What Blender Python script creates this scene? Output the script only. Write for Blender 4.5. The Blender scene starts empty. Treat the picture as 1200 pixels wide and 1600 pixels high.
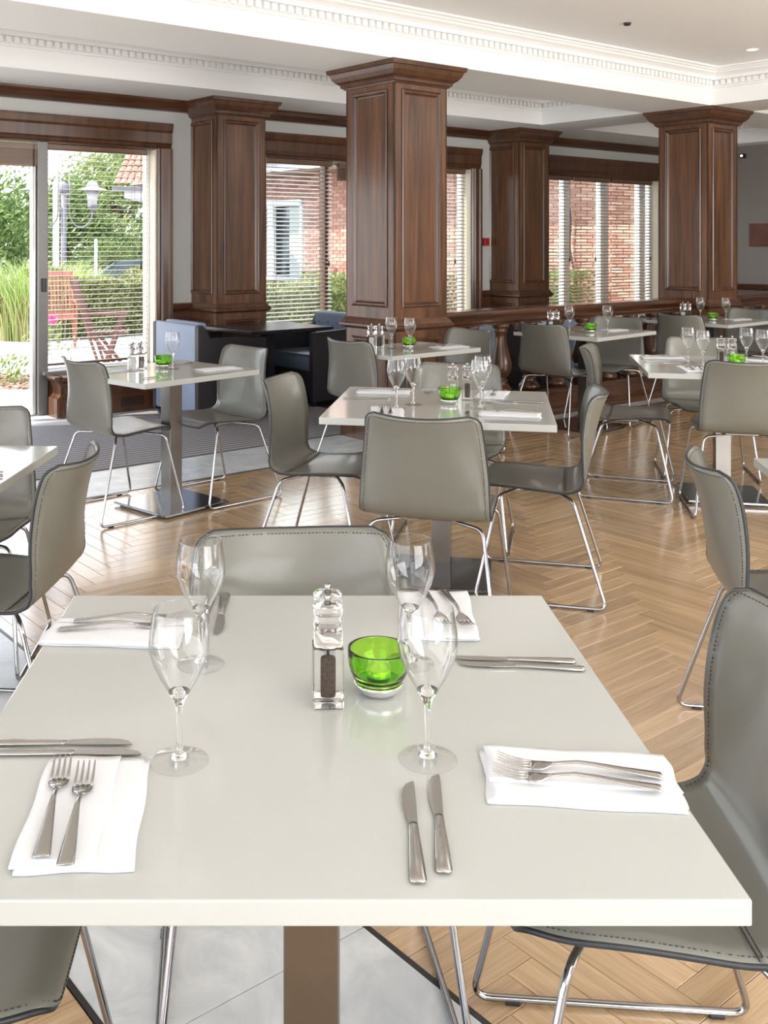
import bpy, bmesh, math, random
from mathutils import Vector, Matrix
random.seed(7)
PI = math.pi
SC = bpy.context.scene
COL = SC.collection

# ------------------------------------------------------------------ camera
cam_data = bpy.data.cameras.new('camera')
cam = bpy.data.objects.new('camera', cam_data); COL.objects.link(cam)
cam.location = (0, 0, 1.43); cam.rotation_euler = (PI/2, 0, 0)
cam_data.sensor_fit = 'VERTICAL'; cam_data.sensor_height = 36.0
cam_data.lens = 36.0*1585/1600
cam_data.shift_x = (600-465)/1600; cam_data.shift_y = -(800-378)/1600
cam_data.clip_end = 300
SC.camera = cam

# ------------------------------------------------------------------ room axes: a runs along the window wall, b towards it
ANG = math.atan2(.608, .794)
AX = Vector((math.cos(ANG), math.sin(ANG), 0)); BX = Vector((-math.sin(ANG), math.cos(ANG), 0))
ORG = Vector((.724, 7.452, 0))
ROOM = Matrix.Translation(ORG) @ Matrix.Rotation(ANG, 4, 'Z')
def W(a, b, z=0): return ORG + AX*a + BX*b + Vector((0, 0, z))

# ------------------------------------------------------------------ world, sun, exposure
world = bpy.data.worlds.new('sky'); SC.world = world; world.use_nodes = True
wn = world.node_tree.nodes; wl = world.node_tree.links
bg = wn['Background']
tc = wn.new('ShaderNodeTexCoord'); sep = wn.new('ShaderNodeSeparateXYZ'); cr = wn.new('ShaderNodeValToRGB')
cn = wn.new('ShaderNodeTexNoise'); cn.inputs['Scale'].default_value = 2.2; cn.inputs['Detail'].default_value = 6
cmap = wn.new('ShaderNodeMapping'); cmap.inputs['Scale'].default_value = (1, 1, 2.5)
mx = wn.new('ShaderNodeMix'); mx.data_type = 'RGBA'
ccr = wn.new('ShaderNodeValToRGB'); ccr.color_ramp.elements[0].position = .42; ccr.color_ramp.elements[1].position = .62
wl.new(tc.outputs['Generated'], sep.inputs[0]); wl.new(sep.outputs['Z'], cr.inputs[0])
cr.color_ramp.elements[0].position = 0; cr.color_ramp.elements[0].color = (.92, .95, 1, 1)
cr.color_ramp.elements[1].position = .8; cr.color_ramp.elements[1].color = (.50, .68, 1, 1)
wl.new(tc.outputs['Generated'], cmap.inputs[0]); wl.new(cmap.outputs[0], cn.inputs['Vector']); wl.new(cn.outputs['Fac'], ccr.inputs[0])
wl.new(ccr.outputs[0], mx.inputs[0]); wl.new(cr.outputs[0], mx.inputs[6]); mx.inputs[7].default_value = (1, 1, 1, 1)
wl.new(mx.outputs[2], bg.inputs['Color']); bg.inputs['Strength'].default_value = 3.0
def add_light(name, kind, energy, loc=(0, 0, 0), target=None, size=1, size_y=None, color=(1, 1, 1)):
    l = bpy.data.lights.new(name, kind); l.energy = energy; l.color = color
    if kind == 'AREA':
        l.shape = 'RECTANGLE'; l.size = size; l.size_y = size_y or size
    o = bpy.data.objects.new(name, l); COL.objects.link(o); o.location = loc
    if target is not None: o.rotation_euler = (Vector(target)-Vector(loc)).to_track_quat('-Z', 'Y').to_euler()
    return o
SUN = (-AX*.78 + BX*.34 + Vector((0, 0, 1.0))).normalized()
sun = add_light('sun', 'SUN', 6.5, color=(1, .95, .86)); sun.data.angle = math.radians(.8)
sun.rotation_euler = (-SUN).to_track_quat('-Z', 'Y').to_euler()
# unseen area lights added to brighten ceiling and room from behind and right
add_light('ceiling_bounce_fill', 'AREA', 270, (3.0, -1.8, 1.6), (3.5, 1.4, 4.6), 4.5, 3, (1, 1, 1))
add_light('ceiling_bounce_fill', 'AREA', 110, (6.4, 4.2, 1.7), (5.4, 5.4, 4.6), 2.5, 2.5, (1, 1, 1))
add_light('rear_fill_light', 'AREA', 8, (2.6, -3.4, 1.6), (1.4, 4, 1.4), 6, 1.8, (.98, .99, 1))  # added fill behind the camera, not a window opening
add_light('side_fill_light', 'AREA', 95, (7.2, 1.6, 1.4), (2.0, 7.5, 2.4), 4, 2.0, (1, .96, .90))  # added fill from the right to lift the far tables
# unseen broad fill added under the front coffer to brighten the room from above
for x, y, e, sz in ((3.4, 4.2, 22, 2.4),):
    add_light('coffer_fill_light', 'AREA', e, (x, y, 2.99), (x, y+.001, 0), sz, sz, (1, .98, .95))
SC.view_settings.view_transform = 'Standard'; SC.view_settings.look = 'None'
SC.view_settings.exposure = 0.5; SC.view_settings.gamma = 1; SC.view_settings.use_curve_mapping = False

# ------------------------------------------------------------------ materials
def newmat(name):
    m = bpy.data.materials.new(name); m.use_nodes = True
    return m, m.node_tree.nodes, m.node_tree.links, m.node_tree.nodes['Principled BSDF']
def plain(name, col, rough=.5, metal=0, noise=0, nscale=20, bump=0, coat=0, spec=None):
    m, n, l, p = newmat(name)
    p.inputs['Base Color'].default_value = (*col, 1); p.inputs['Roughness'].default_value = rough
    p.inputs['Metallic'].default_value = metal
    if coat: p.inputs['Coat Weight'].default_value = coat; p.inputs['Coat Roughness'].default_value = .08
    if spec is not None: p.inputs['Specular IOR Level'].default_value = spec
    if noise or bump:
        t = n.new('ShaderNodeTexCoord'); x = n.new('ShaderNodeTexNoise'); x.inputs['Scale'].default_value = nscale; x.inputs['Detail'].default_value = 5
        l.new(t.outputs['Object'], x.inputs['Vector'])
        if noise:
            r = n.new('ShaderNodeValToRGB'); r.color_ramp.elements[0].position = .3; r.color_ramp.elements[1].position = .7
            r.color_ramp.elements[0].color = (*[c*(1-noise) for c in col], 1); r.color_ramp.elements[1].color = (*[min(1, c*(1+noise)) for c in col], 1)
            l.new(x.outputs['Fac'], r.inputs[0]); l.new(r.outputs[0], p.inputs['Base Color'])
        if bump:
            b = n.new('ShaderNodeBump'); b.inputs['Strength'].default_value = bump; b.inputs['Distance'].default_value = .002
            l.new(x.outputs['Fac'], b.inputs['Height']); l.new(b.outputs[0], p.inputs['Normal'])
    return m
def wood(name, dark, light, sc=(16, 16, 1.1), rough=.32, src='Object', rnd=0, coat=.25, fine=.35):
    m, n, l, p = newmat(name)
    t = n.new('ShaderNodeTexCoord'); mp = n.new('ShaderNodeMapping'); mp.inputs['Scale'].default_value = sc
    vec = t.outputs[src]
    info = n.new('ShaderNodeObjectInfo')
    val = info.outputs['Random']
    if rnd:
        g = n.new('ShaderNodeNewGeometry'); ad = n.new('ShaderNodeMath'); ad.operation = 'ADD'
        l.new(info.outputs['Random'], ad.inputs[0]); l.new(g.outputs['Random Per Island'], ad.inputs[1])
        fr = n.new('ShaderNodeMath'); fr.operation = 'FRACT'; l.new(ad.outputs[0], fr.inputs[0]); val = fr.outputs[0]
    of = n.new('ShaderNodeMath'); of.operation = 'MULTIPLY'; of.inputs[1].default_value = 37; l.new(val, of.inputs[0])
    va = n.new('ShaderNodeVectorMath'); va.operation = 'ADD'; l.new(vec, va.inputs[0]); l.new(of.outputs[0], va.inputs[1])
    l.new(va.outputs[0], mp.inputs[0])
    x = n.new('ShaderNodeTexNoise'); x.inputs['Scale'].default_value = 1; x.inputs['Detail'].default_value = 8; x.inputs['Distortion'].default_value = .6
    l.new(mp.outputs[0], x.inputs['Vector'])
    mp2 = n.new('ShaderNodeMapping'); mp2.inputs['Scale'].default_value = tuple(c*7 if c > 5 else c*3 for c in sc)
    l.new(va.outputs[0], mp2.inputs[0])
    y = n.new('ShaderNodeTexNoise'); y.inputs['Scale'].default_value = 1; y.inputs['Detail'].default_value = 4; l.new(mp2.outputs[0], y.inputs['Vector'])
    mixv = n.new('ShaderNodeMix'); mixv.data_type = 'FLOAT'; mixv.inputs[0].default_value = fine
    l.new(x.outputs['Fac'], mixv.inputs[2]); l.new(y.outputs['Fac'], mixv.inputs[3])
    r = n.new('ShaderNodeValToRGB'); r.color_ramp.elements[0].position = .34; r.color_ramp.elements[1].position = .66
    r.color_ramp.elements[0].color = (*dark, 1); r.color_ramp.elements[1].color = (*light, 1)
    l.new(mixv.outputs[0], r.inputs[0]); out = r.outputs[0]
    if rnd:
        hs = n.new('ShaderNodeHueSaturation'); mr = n.new('ShaderNodeMapRange')
        mr.inputs['To Min'].default_value = 1-rnd; mr.inputs['To Max'].default_value = 1+rnd
        l.new(val, mr.inputs[0]); l.new(mr.outputs[0], hs.inputs['Value']); l.new(out, hs.inputs['Color']); out = hs.outputs[0]
    l.new(out, p.inputs['Base Color']); p.inputs['Roughness'].default_value = rough
    p.inputs['Coat Weight'].default_value = coat; p.inputs['Coat Roughness'].default_value = .15
    b = n.new('ShaderNodeBump'); b.inputs['Strength'].default_value = .15; b.inputs['Distance'].default_value = .001
    l.new(mixv.outputs[0], b.inputs['Height']); l.new(b.outputs[0], p.inputs['Normal'])
    return m
def glass(name, col=(1, 1, 1), rough=0, ior=1.45):
    m, n, l, p = newmat(name)
    p.inputs['Base Color'].default_value = (*col, 1); p.inputs['Transmission Weight'].default_value = 1
    p.inputs['Roughness'].default_value = rough; p.inputs['IOR'].default_value = ior
    return m
def pane_mat(name, tint=(.93, .96, .95, 1), base=.03, p_=5):
    m, n, l, p = newmat(name)
    n.remove(p); o = n['Material Output']; tr = n.new('ShaderNodeBsdfTransparent'); gl = n.new('ShaderNodeBsdfGlossy'); gl.inputs['Roughness'].default_value = .01
    tr.inputs['Color'].default_value = tint
    fr0 = n.new('ShaderNodeLayerWeight'); pw = n.new('ShaderNodeMath'); pw.operation = 'POWER'; pw.inputs[1].default_value = p_; l.new(fr0.outputs['Facing'], pw.inputs[0]); fr = n.new('ShaderNodeMath'); fr.operation = 'MULTIPLY_ADD'; fr.inputs[1].default_value = .9; fr.inputs[2].default_value = base; l.new(pw.outputs[0], fr.inputs[0])
    mi = n.new('ShaderNodeMixShader'); l.new(fr.outputs[0], mi.inputs[0]); l.new(tr.outputs[0], mi.inputs[1]); l.new(gl.outputs[0], mi.inputs[2]); l.new(mi.outputs[0], o.inputs[0])
    return m
def leafmat(name, c1, c2, trans=.35):
    m, n, l, p = newmat(name)
    g = n.new('ShaderNodeNewGeometry'); r = n.new('ShaderNodeValToRGB')
    r.color_ramp.elements[0].color = (*c1, 1); r.color_ramp.elements[1].color = (*c2, 1)
    l.new(g.outputs['Random Per Island'], r.inputs[0]); l.new(r.outputs[0], p.inputs['Base Color'])
    p.inputs['Roughness'].default_value = .6
    t = n.new('ShaderNodeBsdfTranslucent'); l.new(r.outputs[0], t.inputs[0]); mi = n.new('ShaderNodeMixShader'); mi.inputs[0].default_value = trans
    l.new(p.outputs[0], mi.inputs[1]); l.new(t.outputs[0], mi.inputs[2]); l.new(mi.outputs[0], n['Material Output'].inputs[0])
    return m
def stonemat(name, c1, c2, rough=.12, sc=3.0, bump=0.02):
    m, n, l, p = newmat(name)
    t = n.new('ShaderNodeTexCoord'); x = n.new('ShaderNodeTexNoise'); x.inputs['Scale'].default_value = sc; x.inputs['Detail'].default_value = 9; x.inputs['Distortion'].default_value = 1.2; x.inputs['Roughness'].default_value = .65
    l.new(t.outputs['Object'], x.inputs['Vector'])
    r = n.new('ShaderNodeValToRGB'); r.color_ramp.elements[0].position = .35; r.color_ramp.elements[1].position = .68
    r.color_ramp.elements[0].color = (*c1, 1); r.color_ramp.elements[1].color = (*c2, 1)
    l.new(x.outputs['Fac'], r.inputs[0]); l.new(r.outputs[0], p.inputs['Base Color']); p.inputs['Roughness'].default_value = rough
    return m
M = {}
M['wood'] = wood('dark_oak', (.042, .017, .008), (.175, .074, .031))
M['wood_dark'] = wood('dark_oak_moulding', (.045, .017, .009), (.12, .05, .022), rough=.28)
M['wood_h'] = wood('dark_oak_rail', (.035, .013, .007), (.11, .045, .02), sc=(1.2, 18, 18), rough=.22)
M['parquet'] = wood('oak_parquet', (.37, .235, .125), (.55, .385, .225), sc=(2.2, 26, 1), rough=.22, src='UV', rnd=.17, coat=1, fine=.4)
M['stone'] = stonemat('pale_marble', (.48, .51, .54), (.70, .72, .73), .22, 4)
M['joint'] = plain('dark_joint', (.10, .07, .045), .6)
M['stonejoint'] = plain('stone_joint', (.25, .25, .25), .6)
M['strip'] = plain('dark_bronze_strip', (.045, .04, .04), .3, .6)
M['white'] = plain('white_plaster', (.80, .80, .79), .6)
M['ceil'] = plain('ceiling_paint', (.87, .868, .85), .55)
M['wall'] = plain('grey_wall_paint', (.52, .52, .50), .6)
M['endwall'] = plain('taupe_wall_paint', (.23, .205, .185), .6)
M['reveal'] = plain('cream_reveal', (.62, .55, .44), .6)
M['leather'] = plain('grey_green_leather', (.165, .163, .140), .33, 0, .05, 3.5, .06, coat=.18)
M['edge'] = plain('dark_edge_piping', (.018, .02, .024), .4)
M['thread'] = plain('dark_thread', (.03, .03, .035), .7)
M['chrome'] = plain('chrome_tube', (.40, .40, .42), .10, 1)
M['steel'] = plain('brushed_steel', (.21, .195, .18), .26, 1, .08, 9)
M['steelbase'] = plain('polished_base_steel', (.30, .31, .34), .12, 1)
M['top'] = plain('cream_solid_surface', (.43, .442, .425), .12, 0, coat=.2)
M['linen'] = plain('white_linen', (.66, .668, .695), .85, 0, 0, 900, .25)
M['cutlery'] = plain('polished_cutlery', (.46, .45, .43), .17, 1)
M['glass'] = glass('clear_glass'); M['acrylic'] = glass('clear_acrylic', ior=1.47)
M['greenglass'] = glass('green_glass', (.48, .88, .10), 0, 1.48)
M['silver'] = plain('silvered_glass', (.85, .85, .84), .08, 1)
M['wax'] = plain('white_wax', (.82, .80, .72), .5); M['alu'] = plain('aluminium_cup', (.7, .7, .7), .3, 1)
M['pepper'] = plain('peppercorns', (.075, .045, .03), .7, 0, .8, 260, 1); M['salt'] = plain('salt_crystals', (.8, .8, .8), .6, 0, .1, 300, 1)
M['pane'] = pane_mat('window_pane'); M['thinfoot'] = pane_mat('thin_glass_foot', (1, 1, 1, 1), .02, 4); M['thinglass'] = pane_mat('thin_glass', (.997, .998, .998, 1), .035, 2.6); M['frame'] = plain('grey_aluminium_frame', (.17, .17, .165), .35, .4)
M['upvc'] = plain('white_window_frame', (.82, .83, .84), .3)
M['slat'] = wood('wooden_slats', (.38, .29, .21), (.48, .38, .28), sc=(1.5, 30, 30), rough=.3)
M['slat_dark'] = wood('dark_wooden_slats', (.12, .065, .04), (.2, .11, .065), sc=(1.5, 30, 30), rough=.3)
M['cord'] = plain('blind_cord', (.10, .055, .03), .7)
M['black'] = plain('black_lacquer', (.012, .012, .018), .22); M['blackv'] = plain('black_leatherette', (.016, .014, .018), .4)
M['blue'] = plain('pale_blue_leather', (.22, .27, .38), .38, 0, .06, 5); M['bluedark'] = plain('slate_blue_leather', (.10, .14, .19), .35, 0, .1, 5)
M['rug'] = None
M['red'] = plain('red_plastic', (.42, .02, .03), .4); M['picture'] = plain('rust_picture', (.13, .045, .03), .6, 0, .3, 6)
M['paving'] = stonemat('pale_paving', (.50, .47, .43), (.66, .62, .57), .8, 2)
M['grass'] = plain('lawn', (.16, .26, .06), .9, 0, .3, 4)
M['asphalt'] = plain('car_park_asphalt', (.30, .29, .28), .9)
M['teak'] = wood('red_teak', (.22, .065, .035), (.38, .13, .07), sc=(20, 20, 2), rough=.5)
M['darkteak'] = wood('dark_teak', (.09, .035, .025), (.17, .07, .05), sc=(20, 20, 2), rough=.5)
M['leaf'] = leafmat('tree_leaves', (.06, .12, .02), (.22, .30, .09)); M['leaf2'] = leafmat('light_tree_leaves', (.14, .22, .05), (.34, .40, .15))
M['hedge'] = leafmat('hedge_leaves', (.10, .13, .04), (.42, .42, .17)); M['blade'] = leafmat('grass_blades', (.20, .30, .07), (.46, .52, .20)); M['straw'] = leafmat('dry_grass', (.32, .24, .12), (.62, .50, .30))
M['bark'] = plain('bark', (.12, .09, .06), .9, 0, .3, 8, 1); M['mulch'] = plain('wood_chip_mulch', (.30, .19, .13), .9, 0, .5, 40, 1)
M['pink'] = plain('pink_petals', (.75, .06, .20), .6)
M['lampgrey'] = plain('lamp_grey', (.16, .15, .18), .4); M['lamphat'] = plain('lamp_hat', (.20, .19, .235), .4)
M['opal'] = plain('opal_glass', (.45, .45, .5), .3); M['polewhite'] = plain('white_pole', (.9, .9, .9), .4)
M['carpaint'] = plain('silver_car_paint', (.55, .60, .66), .25, .3, coat=.8); M['carpaint2'] = plain('dark_blue_car_paint', (.10, .14, .22), .2, .3, coat=.8)
M['carglass'] = plain('car_glass', (.06, .08, .10), .05, 0, coat=1); M['tyre'] = plain('tyre', (.02, .02, .02), .8)
M['tile'] = plain('clay_roof_tile', (.30, .14, .09), .7, 0, .35, 6); M['soffit'] = plain('painted_soffit', (.62, .62, .68), .6)
M['timber'] = plain('brown_soffit_board', (.22, .14, .09), .6)
M['mortar'] = plain('mortar', (.50, .40, .35), .9)
M['hose'] = plain('black_hose', (.03, .03, .035), .5)
def brickmat():
    m, n, l, p = newmat('red_brick'); g = n.new('ShaderNodeNewGeometry'); i = n.new('ShaderNodeObjectInfo'); a = n.new('ShaderNodeMath'); f = n.new('ShaderNodeMath'); f.operation = 'FRACT'
    l.new(g.outputs['Random Per Island'], a.inputs[0]); l.new(i.outputs['Random'], a.inputs[1]); l.new(a.outputs[0], f.inputs[0])
    r = n.new('ShaderNodeValToRGB'); r.color_ramp.elements[0].color = (.40, .17, .125, 1); r.color_ramp.elements[1].color = (.60, .36, .29, 1)
    l.new(f.outputs[0], r.inputs[0]); l.new(r.outputs[0], p.inputs['Base Color']); p.inputs['Roughness'].default_value = .9
    return m
M['brick'] = brickmat()
def rugmat():
    m, n, l, p = newmat('ribbed_mat'); t = n.new('ShaderNodeTexCoord'); mp = n.new('ShaderNodeMapping'); mp.inputs['Scale'].default_value = (1, 1, 1)
    w = n.new('ShaderNodeTexWave'); w.bands_direction = 'Y'; w.inputs['Scale'].default_value = 5.2; w.inputs['Distortion'].default_value = .25; w.inputs['Detail'].default_value = 2
    r = n.new('ShaderNodeValToRGB'); r.color_ramp.elements[0].position = .25; r.color_ramp.elements[1].position = .7
    r.color_ramp.elements[0].color = (.13, .12, .125, 1); r.color_ramp.elements[1].color = (.31, .30, .31, 1)
    l.new(t.outputs['Object'], mp.inputs[0]); l.new(mp.outputs[0], w.inputs[0]); l.new(w.outputs[1], r.inputs[0]); l.new(r.outputs[0], p.inputs['Base Color']); p.inputs['Roughness'].default_value = .75
    b = n.new('ShaderNodeBump'); b.inputs['Strength'].default_value = .6; b.inputs['Distance'].default_value = .003; l.new(w.outputs[1], b.inputs['Height']); l.new(b.outputs[0], p.inputs['Normal'])
    return m
M['rug'] = rugmat()
def emis(name, col, s):
    m, n, l, p = newmat(name); p.inputs['Emission Color'].default_value = (*col, 1); p.inputs['Emission Strength'].default_value = s; return m
M['lamp'] = emis('lit_lamp', (1, .93, .8), 9)

# ------------------------------------------------------------------ mesh builder
def catmull(pts, n):
    P = [Vector(p) for p in pts]; out = []
    for i in range(len(P)-1):
        p0 = P[max(i-1, 0)]; p1 = P[i]; p2 = P[i+1]; p3 = P[min(i+2, len(P)-1)]
        for k in range(n):
            t = k/n
            out.append(.5*((2*p1)+(p2-p0)*t+(2*p0-5*p1+4*p2-p3)*t*t+(3*p1-p0-3*p2+p3)*t**3))
    out.append(P[-1]); return out
def fillet(pts, r, n=5):
    P = [Vector(p) for p in pts]; out = [P[0]]
    for i in range(1, len(P)-1):
        a, b, c = P[i-1], P[i], P[i+1]; u = (a-b); v = (c-b)
        d = min(r, u.length*.45, v.length*.45); p = b+u.normalized()*d; q = b+v.normalized()*d
        for k in range(n+1):
            t = k/n; out.append(p*(1-t)**2+b*2*t*(1-t)+q*t*t)
    out.append(P[-1]); return out
class MB:
    def __init__(s): s.v = []; s.f = []; s.uv = None; s.sm = []
    def add(s, vs, fs, smooth=False, mat=None):
        k = len(s.v)
        s.v += [tuple(mat @ Vector(p)) if mat is not None else tuple(p) for p in vs]
        for f in fs: s.f.append([i+k for i in f]); s.sm.append(smooth)
        return s
    def box(s, x0, x1, y0, y1, z0, z1, mat=None):
        vs = [(x, y, z) for z in (z0, z1) for y in (y0, y1) for x in (x0, x1)]
        return s.add(vs, [(0, 2, 3, 1), (4, 5, 7, 6), (0, 1, 5, 4), (2, 6, 7, 3), (0, 4, 6, 2), (1, 3, 7, 5)], False, mat)
    def bbox(s, x0, x1, y0, y1, z0, z1, bev=.004, seg=2, mat=None, smooth=False):
        bm = bmesh.new(); bmesh.ops.create_cube(bm, size=1)
        bmesh.ops.transform(bm, matrix=Matrix.Translation(((x0+x1)/2, (y0+y1)/2, (z0+z1)/2)) @ Matrix.Diagonal((x1-x0, y1-y0, z1-z0, 1)), verts=bm.verts)
        bmesh.ops.bevel(bm, geom=bm.edges[:], offset=bev, segments=seg, affect='EDGES', profile=.5)
        bm.verts.index_update()
        s.add([v.co.copy() for v in bm.verts], [[v.index for v in f.verts] for f in bm.faces], smooth, mat); bm.free(); return s
    def tube(s, path, r, n=8, mat=None, closed=False, caps=True):
        P = [Vector(p) for p in path]; m = len(P); vs = []; fs = []
        rs = r if isinstance(r, (list, tuple)) else [r]*m
        nrm = None
        for i, p in enumerate(P):
            if closed: t = (P[(i+1) % m]-P[i-1]).normalized()
            else: t = (P[min(i+1, m-1)]-P[max(i-1, 0)]).normalized()
            if nrm is None:
                nrm = t.cross(Vector((0, 0, 1)));
                if nrm.length < .1: nrm = t.cross(Vector((1, 0, 0)))
            nrm = (nrm - t*nrm.dot(t)).normalized(); bn = t.cross(nrm)
            for k in range(n):
                a = 2*PI*k/n; vs.append(p+nrm*math.cos(a)*rs[i]+bn*math.sin(a)*rs[i])
        for i in range(m if closed else m-1):
            j = (i+1) % m
            for k in range(n): fs.append((i*n+k, i*n+(k+1) % n, j*n+(k+1) % n, j*n+k))
        s.add(vs, fs, True, mat)
        if caps and not closed:
            k0 = len(s.v)-m*n; s.f.append([k0+k for k in range(n)][::-1]); s.sm.append(False); s.f.append([k0+(m-1)*n+k for k in range(n)]); s.sm.append(False)
        return s
    def lathe(s, prof, n=24, mat=None, smooth=True, closed=False):
        vs = []; fs = []; m = len(prof)
        for r, z in prof:
            for k in range(n): a = 2*PI*k/n; vs.append((r*math.cos(a), r*math.sin(a), z))
        for i in range(m if closed else m-1):
            j = (i+1) % m
            for k in range(n): fs.append((i*n+k, i*n+(k+1) % n, j*n+(k+1) % n, j*n+k))
        return s.add(vs, fs, smooth, mat)
    def sqsweep(s, prof, mat=None):     # square-section moulding: (half width, z)
        vs = []; fs = []
        for h, z in prof: vs += [(-h, -h, z), (h, -h, z), (h, h, z), (-h, h, z)]
        m = len(prof)
        for i in range(m-1):
            for k in range(4): fs.append((i*4+k, i*4+(k+1) % 4, i*4+4+(k+1) % 4, i*4+4+k))
        fs.append((3, 2, 1, 0)); e = (m-1)*4; fs.append((e, e+1, e+2, e+3))
        return s.add(vs, fs, False, mat)
    def rectsweep(s, x0, x1, y0, y1, prof, mat=None, inward=True):   # profile (d, z) round a rectangle, mitred
        vs = []; fs = []; q = 1 if inward else -1
        for d, z in prof:
            d *= q; vs += [(x0+d, y0+d, z), (x1-d, y0+d, z), (x1-d, y1-d, z), (x0+d, y1-d, z)]
        for i in range(len(prof)-1):
            for k in range(4): fs.append((i*4+k, i*4+4+k, i*4+4+(k+1) % 4, i*4+(k+1) % 4))
        return s.add(vs, fs, False, mat)
    def extr(s, poly, axis, t0, t1, mat=None):   # poly of (p,q) extruded along axis 'x','y','z'
        n = len(poly); f = {'x': lambda p, q, t: (t, p, q), 'y': lambda p, q, t: (p, t, q), 'z': lambda p, q, t: (p, q, t)}[axis]
        vs = [f(p, q, t0) for p, q in poly]+[f(p, q, t1) for p, q in poly]
        fs = [tuple(range(n))[::-1], tuple(range(n, 2*n))]+[(i, (i+1) % n, n+(i+1) % n, n+i) for i in range(n)]
        return s.add(vs, fs, False, mat)
    def mesh(s, name, mat, fix=True):
        me = bpy.data.meshes.new(name); me.from_pydata(s.v, [], s.f); me.polygons.foreach_set('use_smooth', s.sm)
        if fix and len(s.f) < 60000:
            bm = bmesh.new(); bm.from_mesh(me); bmesh.ops.recalc_face_normals(bm, faces=bm.faces); bm.to_mesh(me); bm.free()
        if mat: me.materials.append(mat)
        me.update(); return me
    def build(s, name, mat, parent=None, fix=True):
        return link(name, s.mesh(name, mat, fix), parent)
def link(name, me, parent=None):
    o = bpy.data.objects.new(name, me); COL.objects.link(o)
    if parent is not None: o.parent = parent
    return o
def tag(o, label=None, cat=None, group=None, kind=None):
    if label: o['label'] = label
    if cat: o['category'] = cat
    if group: o['group'] = group
    if kind: o['kind'] = kind
    return o
def thing(name, label, cat, loc=(0, 0, 0), rz=0, group=None):
    o = bpy.data.objects.new(name, None); COL.objects.link(o); o.empty_display_size = .1
    o.location = loc; o.rotation_euler = (0, 0, rz); return tag(o, label, cat, group)
def dup(root, label, loc, rz=0, group=None, rx=0, ry=0):
    r = root.copy(); COL.objects.link(r); r.location = loc; r.rotation_euler = (rx, ry, rz)
    r['label'] = label
    if group: r['group'] = group
    for ch in list(root.children):
        c = ch.copy(); COL.objects.link(c); c.parent = r
        for g in list(ch.children):
            d = g.copy(); COL.objects.link(d); d.parent = c
    return r
def room(o): o.matrix_world = ROOM; return o
def struct(o): o['kind'] = 'structure'; return o
def sstuff(o): o['kind'] = 'stuff'; return o

# ================================================================== SETTING: floor
fl = struct(room(MB().box(-9, 9, -9.5, 2.62, -.12, -.006).build('floor', M['joint'])))
PL, PW, G = .45, .075, .0012
def plank_mesh(mb, uvs, x, y, along, seed, h=0, clip=None):
    X0, X1, Y0, Y1 = clip or ((x, x+PL, y, y+PW) if along == 'a' else (x, x+PW, y, y+PL))
    x0, x1, y0, y1 = X0+G/2, X1-G/2, Y0+G/2, Y1-G/2; z = h; c = .001
    vs = [(x0, y0, -.006), (x1, y0, -.006), (x1, y1, -.006), (x0, y1, -.006), (x0, y0, z-.0008), (x1, y0, z-.0008), (x1, y1, z-.0008), (x0, y1, z-.0008),
          (x0+c, y0+c, z), (x1-c, y0+c, z), (x1-c, y1-c, z), (x0+c, y1-c, z)]
    fs = [(0, 1, 5, 4), (1, 2, 6, 5), (2, 3, 7, 6), (3, 0, 4, 7), (4, 5, 9, 8), (5, 6, 10, 9), (6, 7, 11, 10), (7, 4, 8, 11), (8, 9, 10, 11)]
    mb.add(vs, fs)
    for f in fs:
        for i in f:
            px, py = vs[i][0]-x, vs[i][1]-y
            uvs.append((px+seed, py+seed*3) if along == 'a' else (py+seed, px+seed*3))
def with_uv(me, uvs):
    l = me.uv_layers.new(name='UVMap'); l.data.foreach_set('uv', [c for u in uvs for c in u]); return me
single = {}
for al in 'ab':
    mb = MB(); uv = []; plank_mesh(mb, uv, 0, 0, al, 0); single[al] = with_uv(mb.mesh('parquet_plank', M['parquet'], fix=False), uv)
camab = (-5.12, -5.48)
planks = []
# herringbone with planks along a and b
N = int(PL/PW)
for i in range(-150, 130):
    for j in range(-22, 26):
        x = -2+(i)*PW + j*PL; y = -4 + i*PW - j*PL
        planks.append((x, y, 'a')); planks.append((x-PW, y-PL+PW, 'b')) if False else planks.append((x+PL, y-PL+PW, 'b'))
STONE_B, SA0, SA1 = -.26, -4.26, -3.71
regions = [(SA1+.013, 9, -9.4, STONE_B-.013), (-9, SA0-.013, -9.4, STONE_B-.013)]
whole, cut = [], []
for x, y, al in planks:
    x1, y1 = (x+PL, y+PW) if al == 'a' else (x+PW, y+PL)
    for (rx0, rx1, ry0, ry1) in regions:
        cx0, cx1, cy0, cy1 = max(x, rx0), min(x1, rx1), max(y, ry0), min(y1, ry1)
        if cx1-cx0 < .004 or cy1-cy0 < .004: continue
        c = W((cx0+cx1)/2, (cy0+cy1)/2)
        if c.y < -2.5: continue
        full = (cx0, cx1, cy0, cy1) == (x, x1, y, y1)
        (whole if full else cut).append((x, y, al, c, (cx0, cx1, cy0, cy1)))
def inframe(c, m=60):
    if c.y < .8: return False
    u = 465+1585*c.x/c.y; v = 378+1585*1.43/c.y
    return -m < u < 1200+m and v < 1640
near = sorted([p for p in whole if inframe(p[3]) and p[0] > SA1], key=lambda p: p[3].y)[:300]
nearset = {id(p) for p in near}
for x, y, al, c, q in near:
    o = link('parquet_plank', single[al], fl); o.location = (x, y, random.uniform(-.0003, .0003))
mb = MB(); uv = []
for p in whole+cut:
    if id(p) in nearset: continue
    plank_mesh(mb, uv, p[0], p[1], p[2], random.random()*40, random.uniform(-.0004, .0004), p[4])
o = link('parquet_field', with_uv(mb.mesh('parquet_field', M['parquet'], fix=False), uv), fl); sstuff(o)
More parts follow.
